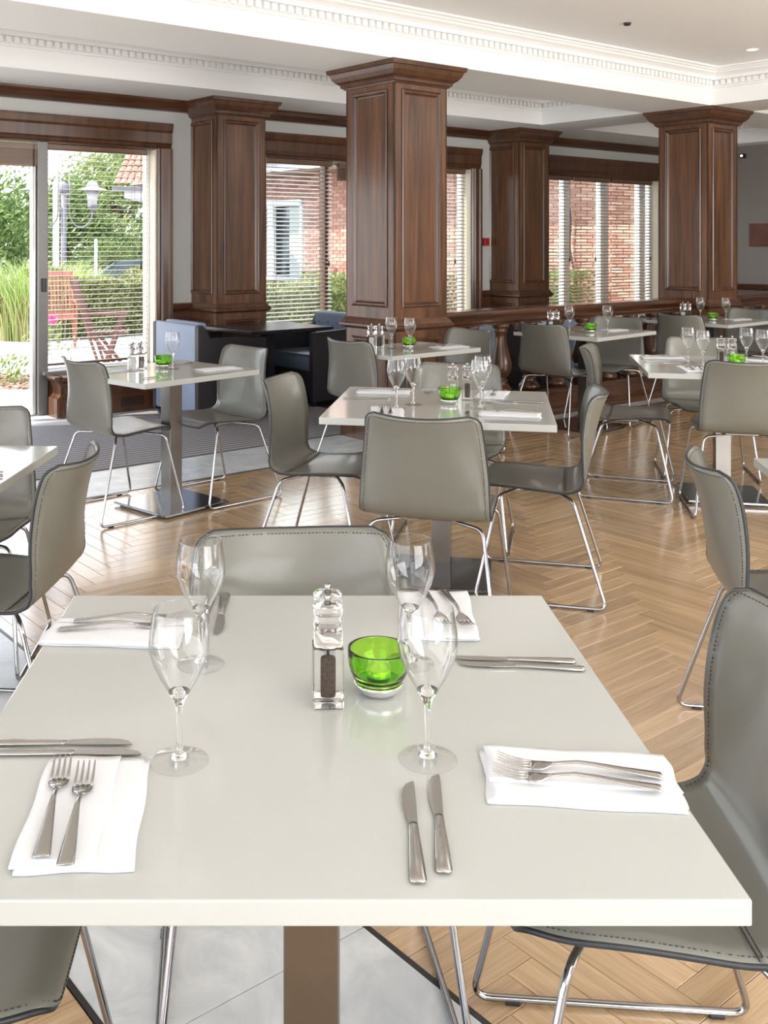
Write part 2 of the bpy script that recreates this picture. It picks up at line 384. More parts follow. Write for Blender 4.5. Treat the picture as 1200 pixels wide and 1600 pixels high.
# stone: cross band and the strip by the windows
k = 0
b = -8.6
while b < STONE_B-.05:
    e = min(b+1.18, STONE_B)
    MB().bbox(SA0, SA1, b+.001, e-.001, -.02, .0012, .0008, 1).build('stone_slab', M['stone'], fl); b = e
a = -8.8
while a < 8.9:
    MB().bbox(a+.001, min(a+1.2, 8.9)-.001, STONE_B, .30, -.02, .0012, .0008, 1).build('stone_slab', M['stone'], fl)
    MB().bbox(a+.001, min(a+1.2, 8.9)-.001, 2.06 if a < .4 else .302, 2.615, -.02, .0012, .0008, 1).build('stone_slab', M['stone'], fl) if True else None
    a += 1.2
for a0 in (SA0-.012, SA1): MB().box(a0, a0+.012, -9, STONE_B-.012, -.01, .0022).build('border_strip', M['strip'], fl)
for a0, a1 in ((-9, 8.9),): MB().box(a0, a1, STONE_B-.012, STONE_B, -.01, .0022).build('border_strip', M['strip'], fl)
MB().box(-8.8, .4, .30, 2.06, -.02, -.001).build('mat_well', M['stonejoint'], fl)
rug = room(MB().box(-7.8, .36, .305, 2.055, -.002, .008).build('entrance_mat', M['rug'])); tag(rug, 'ribbed grey entrance mat running along the windows under the left tables', 'mat')

# ================================================================== ceiling
ZS, ZC = 2.694, 3.02
COFF = [(-9.5, 3.65, -9.5, -.35), (4.35, 7.3, -9.5, -.35), (-9.5, 3.65, .35, 1.62), (4.35, 7.3, .35, 1.62)]
cb = MB().box(-9.8, 8, -9.8, 2.7, ZC, ZC+.12)
ce = struct(room(cb.build('ceiling', M['ceil'])))
bmn = MB().box(-9.6, 7.68, -.35, .35, ZS, ZC); bmn.build('beam', M['ceil'], ce)
MB().box(3.65, 4.35, -9.6, -.35, ZS, ZC).build('beam', M['ceil'], ce)
MB().box(3.65, 4.35, .35, 1.62, ZS, ZC).build('beam', M['ceil'], ce)
MB().box(-9.6, 7.68, 1.62, 2.62, ZS, ZC).build('beam', M['ceil'], ce)
MB().box(7.3, 7.68, -9.6, 1.62, ZS, ZC).build('beam', M['ceil'], ce)
PROF = [(0, 2.845), (.012, 2.85), (.012, 2.862), (.022, 2.866), (.022, 2.912), (.055, 2.916), (.055, 2.93), (.062, 2.945), (.082, 2.96), (.108, 2.972), (.115, 2.985), (.13, 2.988), (.14, 3.0), (.16, 3.006), (.16, 3.02)]
for (x0, x1, y0, y1) in COFF:
    MB().rectsweep(x0, x1, y0, y1, PROF).build('crown_moulding', M['ceil'], ce)
    d = MB(); p = .062; w = .036
    x = x0+.03
    while x < x1-.05:
        if x > -7:
            d.box(x, x+w, y1-.046, y1-.020, 2.868, 2.912)
            if y0 > -5: d.box(x, x+w, y0+.020, y0+.046, 2.868, 2.912)
        x += p
    y = max(y0, -7)+.05
    while y < y1-.05:
        d.box(x1-.046, x1-.02, y, y+w, 2.868, 2.912)
        if x0 > -5: d.box(x0+.02, x0+.046, y, y+w, 2.868, 2.912)
        y += p
    sstuff(d.build('dentil_course', M['ceil'], ce))

# ================================================================== walls, openings
WB = 2.44; ZO = 2.26; DEP = .18
WIN = [(-7.43, -4.57), (-3.43, -.62), (.567, 3.427), (4.567, 7.10)]
wl_ = MB(); prev = -9.6
for (x0, x1) in WIN:
    wl_.box(prev, x0, WB, WB+DEP, -.02, ZS); wl_.box(x0, x1, WB, WB+DEP, ZO, ZS); prev = x1
wl_.box(prev, 7.9, WB, WB+DEP, -.02, ZS)
wall = struct(room(wl_.build('wall_back', M['wall'])))
struct(room(MB().box(-9.6, 7.8, -9.6, -9.45, -.02, ZS+.4).build('wall_front', M['wall'])))
endw = struct(room(MB().box(7.68, 7.82, -9.6, 2.62, -.02, ZS+.02).build('wall_right', M['endwall'])))
# wooden cornice rail at the top of the window wall and dado
def crown_prof(): return [(WB, 2.595), (WB-.03, 2.60), (WB-.035, 2.615), (WB-.05, 2.622), (WB-.07, 2.65), (WB-.10, 2.675), (WB-.105, 2.694), (WB, 2.694)]
t1 = struct(room(MB().extr(crown_prof(), 'x', -9.6, 7.68).build('trim_1', M['wood_h'])))
dd = MB()
for a0, a1 in ((-4.40, -3.58), (-.477, .436), (3.574, 4.42), (7.25, 7.68)):
    dd.box(a0, a1, WB-.02, WB, 0, .86)
    dd.extr([(WB, .80), (WB-.022, .80), (WB-.03, .815), (WB-.05, .83), (WB-.055, .85), (WB-.04, .865), (WB-.04, .875), (WB, .88)], 'x', a0, a1)
    dd.extr([(WB, .0), (WB-.035, .0), (WB-.035, .12), (WB-.02, .14), (WB, .14)], 'x', a0, a1)
struct(room(dd.build('trim_2', M['wood_dark'])))
dr = MB().extr([(7.68, .80), (7.65, .80), (7.63, .83), (7.62, .86), (7.64, .88), (7.68, .88)], 'y', -9, 2.44); 
struct(room(dr.box(7.66, 7.68, -9, 2.44, 0, .8).build('trim_3', M['wood_dark'])))

def casing(par, x0, x1, zb=0):
    m = MB()
    def side(xi, sgn):
        poly = [(0, 0), (0, -.012), (.02, -.022), (.035, -.018), (.05, -.03), (.10, -.032), (.115, -.042), (.14, -.045), (.143, 0)]
        pts = [(xi+sgn*p, WB+q) for p, q in poly]
        m.extr(pts, 'z', zb, ZO+.0)
    side(x0, -1); side(x1, 1)
    poly = [(0, 0), (-.012, 0), (-.022, .02), (-.018, .035), (-.03, .05), (-.032, .14), (-.042, .16), (-.052, .205), (-.052, .225), (0, .23)]
    m.extr([(WB+p, ZO+q) for p, q in poly], 'x', x0-.143, x1+.143)
    return m.build('casing', M['wood_dark'], par)
def reveal(par, x0, x1, sill):
    m = MB(); t = .012
    m.box(x0, x0+t, WB, WB+DEP, sill, ZO); m.box(x1-t, x1, WB, WB+DEP, sill, ZO)
    MB().box(x0, x1, WB, WB+DEP, ZO-t, ZO).build('head_lining', M['wood_dark'], par)
    return m.build('reveal', M['reveal'], par)
def windowobj(n, x0, x1, mulls, sill, door=None):
    root = bpy.data.objects.new('window_%d' % n, None); COL.objects.link(root); room(root); struct(root)
    casing(root, x0, x1); reveal(root, x0, x1, sill)
    y0, y1 = WB+DEP-.07, WB+DEP-.01
    fr = MB(); fw = .045
    fr.box(x0, x1, y0, y1, ZO-.05, ZO-.012); fr.box(x0, x1, y0, y1, sill, sill+.05)
    fr.box(x0, x0+fw, y0, y1, sill, ZO); fr.box(x1-fw, x1, y0, y1, sill, ZO)
    fr.build('window_frame', M['upvc'], root)
    for (m0, m1) in mulls: MB().bbox(m0, m1, y0-.01, y1+.01, sill, ZO-.01, .006, 1).build('mullion', M['upvc'], root)
    edges = [x0+fw]+[q for mm in mulls for q in mm]+[x1-fw]
    for i in range(0, len(edges), 2):
        if door and door[0]-.1 < (edges[i]+edges[i+1])/2 < door[1]+.1: continue
        MB().box(edges[i], edges[i+1], y0+.028, y0+.032, sill+.05, ZO-.05).build('pane', M['pane'], root)
    if sill > .1:
        MB().box(x0, x1, WB+.0, WB+DEP, -.02, sill-.03).build('spandrel', M['wood_dark'], root)
        MB().box(x0-.02, x1+.02, WB-.06, WB+.12, sill-.03, sill).build('window_board', M['wood_h'], root)
    return root
w0 = windowobj(1, *WIN[0], [(-6.6, -6.5), (-5.5, -5.4)], .02)
w1 = windowobj(2, *WIN[1], [(-2.62, -2.55)], .36, door=(-2.55, -1.70))
w2 = windowobj(3, *WIN[2], [(1.38, 1.43), (2.42, 2.47), (3.06, 3.15)], .36)
for c in w2.children:
    if c.name in ('mullion', 'mullion.002') or (c.name.startswith('mullion') and abs(c.bound_box[0][0]-1.38) < .02): c.data.materials[0] = M['wood_dark']
w3 = windowobj(4, *WIN[3], [(5.21, 5.33), (5.96, 6.13), (6.81, 6.94)], .36)
# open glazed door bay in window 2: grey posts, floor-length
w1sp = [c for c in w1.children if c.name.startswith(('spandrel', 'window_board', 'window_frame'))]
for c in w1sp: bpy.data.objects.remove(c)
fr = MB(); y0, y1 = WB+DEP-.07, WB+DEP-.01
fr.box(-1.66, -.62, y0, y1, ZO-.05, ZO-.012); fr.box(-.665, -.62, y0, y1, .33, ZO); fr.box(-1.66, -.62, y0, y1, .33, .37)
fr.box(-3.43, -2.6, y0, y1, ZO-.05, ZO-.012); fr.build('window_frame', M['upvc'], w1)
MB().box(-3.43, -2.6, WB, WB+DEP, -.02, .34).build('spandrel', M['wood_dark'], w1)
MB().box(-1.64, -.62, WB, WB+DEP, -.02, .34).build('spandrel', M['wood_dark'], w1)
MB().box(-1.70, -.60, WB-.06, WB+.14, .335, .362).build('window_board', M['frame'], w1)
MB().bbox(-1.735, -1.645, WB-.01, WB+.12, .0, ZO, .006, 1).build('door_post', M['frame'], w1)
MB().bbox(-1.775, -1.738, WB+.02, WB+.07, .0, 2.07, .006, 1).build('door_jamb', plain('bright_aluminium', (.6, .6, .6), .3, .6), w1)
MB().bbox(-1.70, -1.675, WB-.05, WB-.01, 1.02, 1.13, .006, 2).build('door_latch', M['blackv'], w1)
struct(room(MB().box(-2.55, -1.70, WB, WB+DEP+.05, -.02, .012).build('door_sill', M['frame'])))

# ---- blinds
slat_cache = {}
def blind(label, x0, x1, ztop, zbot, tilt, y, mat='slat', group=None, cordx=None):
    r = thing('venetian_blind', label, 'blind', W((x0+x1)/2, y, 0), ANG, group)
    L = x1-x0; key = (round(L, 3), round(tilt, 3), mat)
    if key not in slat_cache:
        m = MB(); w = .024; T = Matrix.Rotation(tilt, 4, 'X')
        ys = [-w, -w*.4, w*.4, w]; zs = [0, .0022, .0022, 0]
        vs = [(x, yy, zz+t) for x in (-L/2, L/2) for t in (0, .0028) for yy, zz in zip(ys, zs)]
        fs = []
        for s in (0, 1):
            for q in range(3): fs.append((s*4+q, s*4+q+1, 8+s*4+q+1, 8+s*4+q))
        fs += [(0, 8, 12, 4), (3, 7, 15, 11)]+[(q, q+4, q+5, q+1) for q in range(3)]+[(8+q, 8+q+1, 8+q+5, 8+q+4) for q in range(3)]
        m.add(vs, fs, False, T); slat_cache[key] = m.mesh('slat', M[mat])
    z = ztop-.05
    while z > zbot+.02:
        o = link('slat', slat_cache[key], r); o.location = (0, 0, z); z -= .0405
    MB().bbox(-L/2, L/2, -.028, .028, ztop-.045, ztop, .003, 1).build('head_rail', M['slat_dark'], r)
    MB().bbox(-L/2, L/2, -.025, .025, zbot, zbot+.018, .003, 1).build('bottom_rail', M['slat_dark'], r)
    m = MB()
    for xx in ([-L/2+.13, L/2-.13] if L > .5 else [0]):
        for yy in (-.027, .027): m.tube([(xx, yy, ztop-.02), (xx, yy, zbot+.01)], .0012, 4)
    m.build('ladder_cord', M['cord'], r)
    if cordx is not None:
        MB().tube([(cordx, -.035, ztop-.04), (cordx, -.035, ztop-1.0)], .0022, 5).lathe([(0, ztop-1.06), (.011, ztop-1.055), (.010, ztop-1.03), (.003, ztop-1.0)], 8, Matrix.Translation((cordx, -.035, 0))).build('pull_cord', M['cord'], r)
    return r
def raised(label, x0, x1, ztop, h, y):
    r = thing('raised_blind', label, 'blind', W((x0+x1)/2, y, 0), ANG); L = x1-x0
    MB().bbox(-L/2, L/2, -.03, .03, ztop-.05, ztop, .004, 1).build('head_rail', M['slat_dark'], r)
    z = ztop-.052
    sm = MB().box(-L/2, L/2, -.024, .024, 0, .0032).mesh('slat', M['slat_dark'])
    while z > ztop-h+.02:
        o = link('slat', sm, r); o.location = (0, random.uniform(-.001, .001), z-.004); z -= .0042
    MB().bbox(-L/2, L/2, -.026, .026, ztop-h, ztop-h+.02, .003, 1).build('bottom_rail', M['slat_dark'], r)
    m = MB(); m.tube([(L/2-.07, -.03, ztop), (L/2-.07, -.03, ztop-h-.7)], .002, 5); m.tube([(L/2-.06, -.03, ztop), (L/2-.06, -.03, ztop-h-.68)], .002, 5); m.build('pull_cord', M['cord'], r)
    return r
YB = WB+.045
blind('open wooden slat blind in the leftmost window beside the open door', -1.64, -.70, 2.245, .40, math.radians(1), YB, 'slat', None, .40)
raised('dark wooden blind pulled right up above the open garden door', -3.0, -1.70, 2.235, .185, YB-.015)
blind('wooden slat blind lowered behind the blue armchairs in the middle window', .58, 1.42, 2.245, .42, math.radians(14), YB, 'slat', None, .36)
raised('dark wooden blind pulled up in the middle of the second window', 1.50, 2.38, 2.235, .185, YB-.015)
blind('wooden slat blind right of the big central column', 2.48, 3.36, 2.245, .42, math.radians(17), YB, 'slat', None, .26)
blind('leftmost slat blind of the window behind the balustrade', 4.60, 5.24, 2.245, .42, math.radians(17), YB, 'slat', None, .29)
blind('middle slat blind of the window behind the balustrade, in front of the hanging hose', 5.30, 6.06, 2.245, .42, math.radians(17), YB, 'slat', None, .05)
blind('rightmost slat blind of the window behind the balustrade', 6.10, 6.98, 2.245, .42, math.radians(17), YB, 'slat', None, .38)

# ---- low grille cabinet under the left window
cab = thing('window_bench', 'low dark wooden heater casing with metal grilles under the left window', 'heater casing', W(-1.17, 2.30, 0), ANG)
prof = [(-.12, 0), (-.12, .15), (-.115, .158), (-.10, .165), (-.085, .19), (-.085, .24), (-.10, .28), (-.13, .305), (-.14, .32), (-.14, .335), (.08, .335), (.08, 0)]
cm = MB()
vs = []
cm.extr(prof, 'x', -.46, .74)
cm.build('body', M['wood_dark'], cab)
# profiled left end
e = MB().extr([(-.46-(-p-.085)*1.0 if p < 0 else -.46, z) for p, z in prof[:10]]+[(-.44, .335), (-.44, 0)], 'y', -.085, .08); e.build('end_panel', M['wood_dark'], cab)
for gx in (-.30, .17, .56):
    g = MB(); 
    for i in range(6): g.box(gx-.11, gx+.11, -.1245, -.121, .045+i*.014, .052+i*.014)
    g.box(gx-.003, gx+.003, -.125, -.1205, .04, .13); g.build('grille', M['strip'], cab)

# ================================================================== columns
def panel(mb_f, mb_p, hw, z0, z1, R):
    # recessed panel with stepped moulding; face at y=-.26 in local frame, R rotates
    y = -.26; x0, x1 = -hw, hw
    steps = [(0, -.006), (.008, -.012), (.016, -.008), (.024, -.008), (.032, .006), (.040, .010)]
    vs = []; fs = []
    for d, o in steps:
        vs += [(x0+d, y+o, z0+d), (x1-d, y+o, z0+d), (x1-d, y+o, z1-d), (x0+d, y+o, z1-d)]
    for i in range(len(steps)-1):
        for k in range(4): fs.append((i*4+k, i*4+(k+1) % 4, i*4+4+(k+1) % 4, i*4+4+k))
    e = (len(steps)-1)*4
    mb_f.add(vs, fs, False, R)
    mb_p.add(vs[e:e+4], [(0, 1, 2, 3)], False, R)
def column(label, a, b, kind='column', faces=(0, 1, 2, 3)):
    r = thing('column' if kind == 'column' else 'pilaster', label, kind, W(a, b, 0), ANG)
    H = .26
    sh = MB()
    # shaft as four frames round the panels: build stiles & rails
    core = MB().box(-.246, .246, -.246, .246, 0, 2.57)
    core.build('core', M['wood'], r)
    for k in range(4):
        R = Matrix.Rotation(k*PI/2, 4, 'Z'); pf, pp = MB(), MB()
        fr = MB(); y0, y1 = -H, -.247
        fr.box(-H, -.19, y0, y1, 0, 2.57, R); fr.box(.19, H-.0, y0, y1, 0, 2.57, R)
        for z0, z1 in ((0, .26), (.745, .965), (2.51, 2.57)): fr.box(-.19, .19, y0, y1, z0, z1, R)
        fr.build('frame', M['wood'], r)
        panel(pf, pp, .19, .965, 2.51, R); panel(pf, pp, .19, .26, .745, R)
        mo = pf.build('panel_moulding', M['wood_dark'], r, fix=False)
        pp.build('panel', M['wood'], mo, fix=False)
    MB().sqsweep([(.258, 2.545), (.272, 2.548), (.278, 2.558), (.290, 2.562), (.292, 2.58), (.300, 2.588), (.318, 2.60), (.340, 2.63), (.350, 2.66), (.362, 2.664), (.368, 2.694)]).build('capital', M['wood_dark'], r)
    MB().sqsweep([(.26, .80), (.272, .803), (.284, .812), (.298, .822), (.298, .838), (.288, .845), (.280, .86), (.268, .878), (.262, .884)]).build('base_moulding', M['wood_dark'], r)
    MB().sqsweep([(.290, 0), (.290, .13), (.280, .15), (.266, .17), (.262, .172)]).build('plinth', M['wood_dark'], r)
    return r
column('large dark panelled wooden column in the centre with spreading cornice capital', 0, 0)
column('dark panelled wooden column on the right behind the dining tables', 4.0, 0)
column('dark panelled wooden wall pilaster between the left and middle windows', 0, 2.27, 'pilaster')
column('dark panelled wooden wall pilaster behind the balustrade', 4.0, 2.27, 'pilaster')

# ================================================================== balustrade
def balustrade(label, a0, a1, first, group='turned balustrades'):
    r = thing('balustrade', label, 'balustrade', W(a0, 0, 0), ANG); L = a1-a0
    pr = [(-.07, .775), (-.07, .79), (-.085, .80), (-.085, .82), (-.10, .84), (-.118, .86), (-.12, .875), (-.11, .892), (-.09, .897)]
    pr = pr+[(-p, z) for p, z in pr[::-1]]
    MB().extr(pr, 'x', 0, L).build('rail', M['wood_h'], r)
    pl = [(-.12, 0), (-.12, .03), (-.11, .05), (-.11, .185), (-.12, .20), (-.12, .222), (.12, .222), (.12, .20), (.11, .185), (.11, .05), (.12, .03), (.12, 0)]
    MB().extr(pl, 'x', 0, L).build('kerb', M['wood_h'], r)
    prof = [(0, .222), (.085, .222), (.09, .245), (.086, .262), (.07, .28), (.052, .305), (.058, .312), (.058, .322), (.046, .33), (.046, .345), (.062, .355), (.064, .368), (.076, .378), (.088, .405), (.092, .43), (.088, .47), (.073, .53), (.055, .60), (.045, .66), (.042, .70), (.055, .712), (.055, .722), (.048, .73), (.068, .75), (.072, .775), (0, .775)]
    me = MB().lathe(prof, 20).mesh('baluster', M['wood_dark'])
    a = first
    while a < a1-.08:
        if a > a0+.1:
            o = link('baluster', me, r); o.location = (a-a0, 0, 0)
        a += .35
    return r
balustrade('dark wooden balustrade with turned balusters between the two big columns', .262, 3.738, .44)
balustrade('dark wooden balustrade running right from the right-hand column', 4.262, 7.66, 4.50)

# ================================================================== chairs
def shell_funcs():
    prof = catmull([(0, .232, .418), (0, .222, .437), (0, .19, .446), (0, .10, .444), (0, .0, .436), (0, -.08, .431), (0, -.135, .440), (0, -.172, .478), (0, -.192, .55), (0, -.212, .65), (0, -.236, .75), (0, -.262, .822)], 5)
    n = len(prof); ln = [0]
    for i in range(1, n): ln.append(ln[-1]+(prof[i]-prof[i-1]).length)
    T = ln[-1]
    keys = [(0, .205), (.12, .222), (.3, .226), (.45, .232), (.52, .234), (.7, .228), (.85, .216), (1, .203)]
    def hw(t):
        for (a, x), (b, y) in zip(keys, keys[1:]):
            if t <= b: return x+(y-x)*(t-a)/(b-a)
        return keys[-1][1]
    return prof, ln, T, hw
PROFL, LN, TT, HW = shell_funcs()
CRE = 26   # profile index of the seam
def shell_pt(i, s, off=0):
    t = LN[i]/TT; w = HW(t); r0 = .05
    d = LN[i] if t < .5 else TT-LN[i]
    rr = .085 if t < .5 else .038
    if d < rr: w = w-rr*.9+.9*math.sqrt(max(rr*rr-(rr-d)**2, 0))
    p = PROFL[i]; q = PROFL[min(i+1, len(PROFL)-1)]-PROFL[max(i-1, 0)]
    nx = Vector((0, -q.z, q.y)).normalized()      # normal in profile plane
    if nx.z < 0 and t < .4: nx = -nx
    if t >= .4 and nx.y < 0: nx = -nx
    up = max(0, min(1, (p.z-.44)/.10))
    # lateral curve: back edges bend forward, seat edges rise slightly
    k = max(0, min(1, (p.z-.455)/.36)); c = (1-up)*.008 + .076*k*(1.35-.35*k)
    x = w*s; e = abs(x/.215)**2.3
    P = Vector((x, p.y+(c if p.z > .455 and t > .4 else 0)*min(1, up*1.5)*e, p.z+(1-up)*c*e-(.010*(1-s*s) if t > .97 else (.010*(1-s*s)*max(0, (t-.85)/.12) if t > .85 else 0))))
    return P+nx*off
NS = 12
def shell_grid(i0, i1, th=.0105):
    mb = MB(); S = [-1+2*k/NS for k in range(NS+1)]; rows = list(range(i0, i1+1)); m = len(rows); w = NS+1
    vs = [shell_pt(i, s, th/2) for i in rows for s in S]+[shell_pt(i, s, -th/2) for i in rows for s in S]
    fs = []; o = m*w
    for a in range(m-1):
        for k in range(NS):
            fs.append((a*w+k, a*w+k+1, (a+1)*w+k+1, (a+1)*w+k)); fs.append((o+a*w+k, o+(a+1)*w+k, o+(a+1)*w+k+1, o+a*w+k+1))
        fs.append((a*w, (a+1)*w, o+(a+1)*w, o+a*w)); fs.append((a*w+NS, o+a*w+NS, o+(a+1)*w+NS, (a+1)*w+NS))
    for k in range(NS):
        fs.append((k, o+k, o+k+1, k+1)); e = (m-1)*w; fs.append((e+k, e+k+1, o+e+k+1, o+e+k))
    mb.add(vs, fs, True); return mb
nP = len(PROFL)
def rim(inset, off):
    pts = []
    for i in range(1, nP-1): pts.append(shell_pt(i, 1-inset, off))
    for k in range(NS+1): pts.append(shell_pt(nP-1-(1 if inset else 0), (1-2*k/NS)*(1-inset), off))
    for i in range(nP-2, 0, -1): pts.append(shell_pt(i, -1+inset, off))
    for k in range(NS+1): pts.append(shell_pt(1 if inset else 0, (-1+2*k/NS)*(1-inset), off))
    return pts
def dashes(path, mb, step=.008, ln=.005, w=.0011, closed=True):
    P = path+([path[0]] if closed else []); acc = 0
    for p, q in zip(P, P[1:]):
        L = (q-p).length
        if L < 1e-6: continue
        d = (q-p)/L; sd = d.cross(Vector((0, 0, 1)));
        if sd.length < .2: sd = d.cross(Vector((0, 1, 0)))
        sd = sd.normalized()*w; up = sd.cross(d).normalized()*w; x = -acc
        while x < L:
            if x >= 0:
                a = p+d*x; b = p+d*min(x+ln, L)
                vs = [a-sd, a+up, a+sd, a-up, b-sd, b+up, b+sd, b-up]
                mb.add(vs, [(0, 1, 5, 4), (1, 2, 6, 5), (2, 3, 7, 6), (3, 0, 4, 7)])
            x += step
        acc = (acc+L) % step
def make_chair():
    r = thing('dining_chair', 'x', 'chair')
    shell_grid(0, CRE).build('seat', M['leather'], r)
    bk = shell_grid(CRE, nP-1).build('backrest', M['leather'], r)
    MB().tube(rim(0, 0), .0049, 6, closed=True).build('edge_piping', M['edge'], r)
    st = MB(); dashes(rim(.055, .0056), st); dashes(rim(.055, -.0056), st)
    for di in (-.006, .006):
        dashes([shell_pt(CRE, -.95+1.9*k/10, .0056)+Vector((0, di, -di*.4)) for k in range(11)], st, closed=False)
    st.build('stitching', M['thread'], bk)
    MB().tube([shell_pt(CRE, -.99+1.98*k/12, .0050) for k in range(13)], .0012, 5).build('seam', M['edge'], bk)
    for s in (-1, 1):
        path = fillet([(s*.07, .05, .414), (s*.10, .10, .416), (s*.222, .165, .414), (s*.268, .255, .009), (s*.268, -.25, .009), (s*.205, -.125, .408), (s*.10, -.06, .412), (s*.07, -.03, .414)], .035, 6)
        MB().tube(path, .0068, 9).build('sled_leg', M['chrome'], r)
    MB().bbox(-.09, .09, -.05, .07, .408, .4275, .004, 1).build('seat_bracket', M['steel'], r)
    gl = MB()
    for s in (-1, 1):
        for y in (.18, -.19): gl.bbox(s*.268-.009, s*.268+.009, y-.014, y+.014, .0, .008, .002, 1)
    gl.build('glide', M['blackv'], r)
    return r
chair0 = make_chair(); _cu = [0]
def chair(label, x, y, deg, group='grey leather sled chairs'):
    rz = math.radians(deg-90)
    if _cu[0] == 0:
        _cu[0] = 1; chair0.location = (x, y, 0); chair0.rotation_euler = (0, 0, rz); tag(chair0, label, None, group); return chair0
    return dup(chair0, label, (x, y, 0), rz, group)
chair('grey-green leather chair on the far side of the front table, facing the camera', .01, 1.925, -85)
chair('grey-green leather chair at the right end of the front table, partly out of frame', .560, 1.622, 175)
chair('grey-green leather chair pushed under the left side of the front table', -.555, 1.48, 2)
chair('grey leather chair with its back squarely to us at the middle table', .50, 3.775, 72)
chair('grey leather chair at the left side of the middle table', .115, 4.50, -21)
chair('grey leather chair seen side-on at the right side of the middle table', 1.02, 4.236, 165)
chair('grey leather chair on the far side of the middle table, half hidden by the tabletop', .751, 4.885, 255)
chair('shaded grey leather chair on the left of the table by the left window', -.967, 5.405, 40.9)
chair('grey leather chair on the right of the table by the left window', -.45, 5.755, 220.5)
chair('grey leather chair with curled back top at the left table edge, back to the right', -.85, 2.94, 174.6)
chair('grey leather chair cut by the left picture edge behind the left table', -1.18, 3.52, -88)
chair('grey leather chair left of the small table in front of the central column', .47, 6.47, 39)
chair('grey leather chair right of the small table in front of the central column', 1.05, 6.95, 219)
chair('grey leather chair with its back to us left of the table by the balustrade', 1.98, 7.72, 40)
chair('grey leather chair on the far side of the table by the balustrade', 2.48, 8.10, 232)
chair('grey leather chair with its broad back to us at the right-hand table', 2.352, 5.39, 78)
chair('grey leather chair seen from the side at the left of the right-hand table', 1.90, 5.85, -21)
chair('grey leather chair on the far side of the right-hand table', 2.516, 6.262, 257)
chair('grey leather chair left of the far table below the right column', 3.37, 8.68, 39)
chair('grey leather chair right of the far table, cut by the right picture edge', 3.97, 9.12, 219)
chair('grey leather chair at the right picture edge just behind the front right chair', 1.36, 2.81, -10.5)

# ================================================================== tables
def make_table(name, label, x, y, deg, sx, sy, base=.42, group='cream pedestal tables'):
    r = thing(name, label, 'table', (x, y, 0), math.radians(deg), group)
    MB().bbox(-sx/2, sx/2, -sy/2, sy/2, .712, .74, .0022, 2).build('tabletop', M['top'], r)
    MB().bbox(-.041, .041, -.041, .041, .018, .706, .003, 2).build('pedestal', M['steel'], r)
    MB().bbox(-.17, .17, -.17, .17, .704, .7115, .002, 1).build('mounting_plate', M['steel'], r)
    b = MB().bbox(-base/2, base/2, -base/2, base/2, .012, .024, .0015, 1); b.build('base_plate', M['steelbase'], r)
    MB().box(-base/2+.025, base/2-.025, -base/2+.025, base/2-.025, 0, .0122).build('base_foot', M['blackv'], r)
    return r
T = {}
T[1] = make_table('dining_table', 'large cream square table in the foreground laid for four', .0205, 1.522, 0, .913, .918)
T[2] = make_table('dining_table', 'cream square table in the middle behind the chair facing away', .613, 4.33, -11, .91, .87)
T[3] = make_table('dining_table', 'small cream table with steel pedestal by the left window', -.715, 5.436, 46.6, .78, .66, .44)
for c in T[3].children:
    if not c.name.startswith('tabletop'): c.location = (.075, .03, 0)
T[4] = make_table('dining_table', 'cream table cut by the left picture edge', -1.29, 3.01, -4, .9, .9)
T[5] = make_table('dining_table', 'small cream table directly in front of the central column', .708, 6.583, 39, .80, .56)
T[6] = make_table('dining_table', 'cream table beside the balustrade between the two columns', 2.22, 7.83, 43, .86, .72, .46)
T[7] = make_table('dining_table', 'cream table on the right behind the broad chair back', 2.38, 5.69, -12, .9, .9)
T[8] = make_table('dining_table', 'far cream table below the right-hand column', 3.67, 8.98, 39, .86, .76)
T[9] = make_table('dining_table', 'cream table whose corner just shows at the right picture edge', 1.80, 2.735, -10, .85, .88)

# ================================================================== tableware prototypes
def hidden_proto(o):
    for c in list(o.children):
        for g in list(c.children): bpy.data.objects.remove(g)
        bpy.data.objects.remove(c)
    bpy.data.objects.remove(o)
def outline_solid(xs, hws, zs, th, mb, n=1, smooth=True, lens=.0):
    # ribbon along y: centre z, half width; cross-section slightly domed
    C = [(-1, 0), (-.7, .6), (0, 1), (.7, .6), (1, 0), (.7, -.5), (0, -.6), (-.7, -.5)]
    m = len(xs); vs = []; fs = []; q = len(C)
    for y, w, z, t in zip(xs, hws, zs, th):
        for cx, cz in C: vs.append((cx*w, y, z+cz*t))
    for i in range(m-1):
        for k in range(q): fs.append((i*q+k, i*q+(k+1) % q, (i+1)*q+(k+1) % q, (i+1)*q+k))
    fs.append(tuple(range(q))[::-1]); fs.append(tuple((m-1)*q+k for k in range(q)))
    mb.add(vs, fs, smooth); return mb
def make_fork():
    r = thing('dinner_fork', 'x', 'fork')
    outline_solid([-.104, -.1035, -.10, -.06, -.02, .0, .018, .034], [.0092, .0098, .0098, .0075, .0048, .0034, .0030, .0036], [.0035, .0035, .0038, .0070, .0110, .0122, .0100, .0070], [.0012, .0017, .0018, .0018, .0020, .0021, .0020, .0016], MB()).build('handle', M['cutlery'], r)
    h = MB()
    outline_solid([.030, .036, .042, .050, .060], [.0034, .0070, .0108, .0124, .0126], [.0080, .0062, .0046, .0034, .0034], [.0016, .0012, .0010, .0009, .0009], h)
    for t in (-.0105, -.0035, .0035, .0105):
        outline_solid([.058, .070, .085, .098, .102], [.0019, .0018, .0016, .0012, .0005], [.0034, .0042, .0070, .0115, .0130], [.0009, .0009, .0009, .0008, .0004], MB())
        k = MB(); outline_solid([.058, .070, .085, .098, .102], [.0019, .0018, .0016, .0012, .0005], [.0034, .0042, .0070, .0115, .0130], [.0009, .0009, .0009, .0008, .0004], k)
        h.add([(x+t, y, z) for x, y, z in k.v], k.f, True)
    h.build('tined_head', M['cutlery'], r); return r
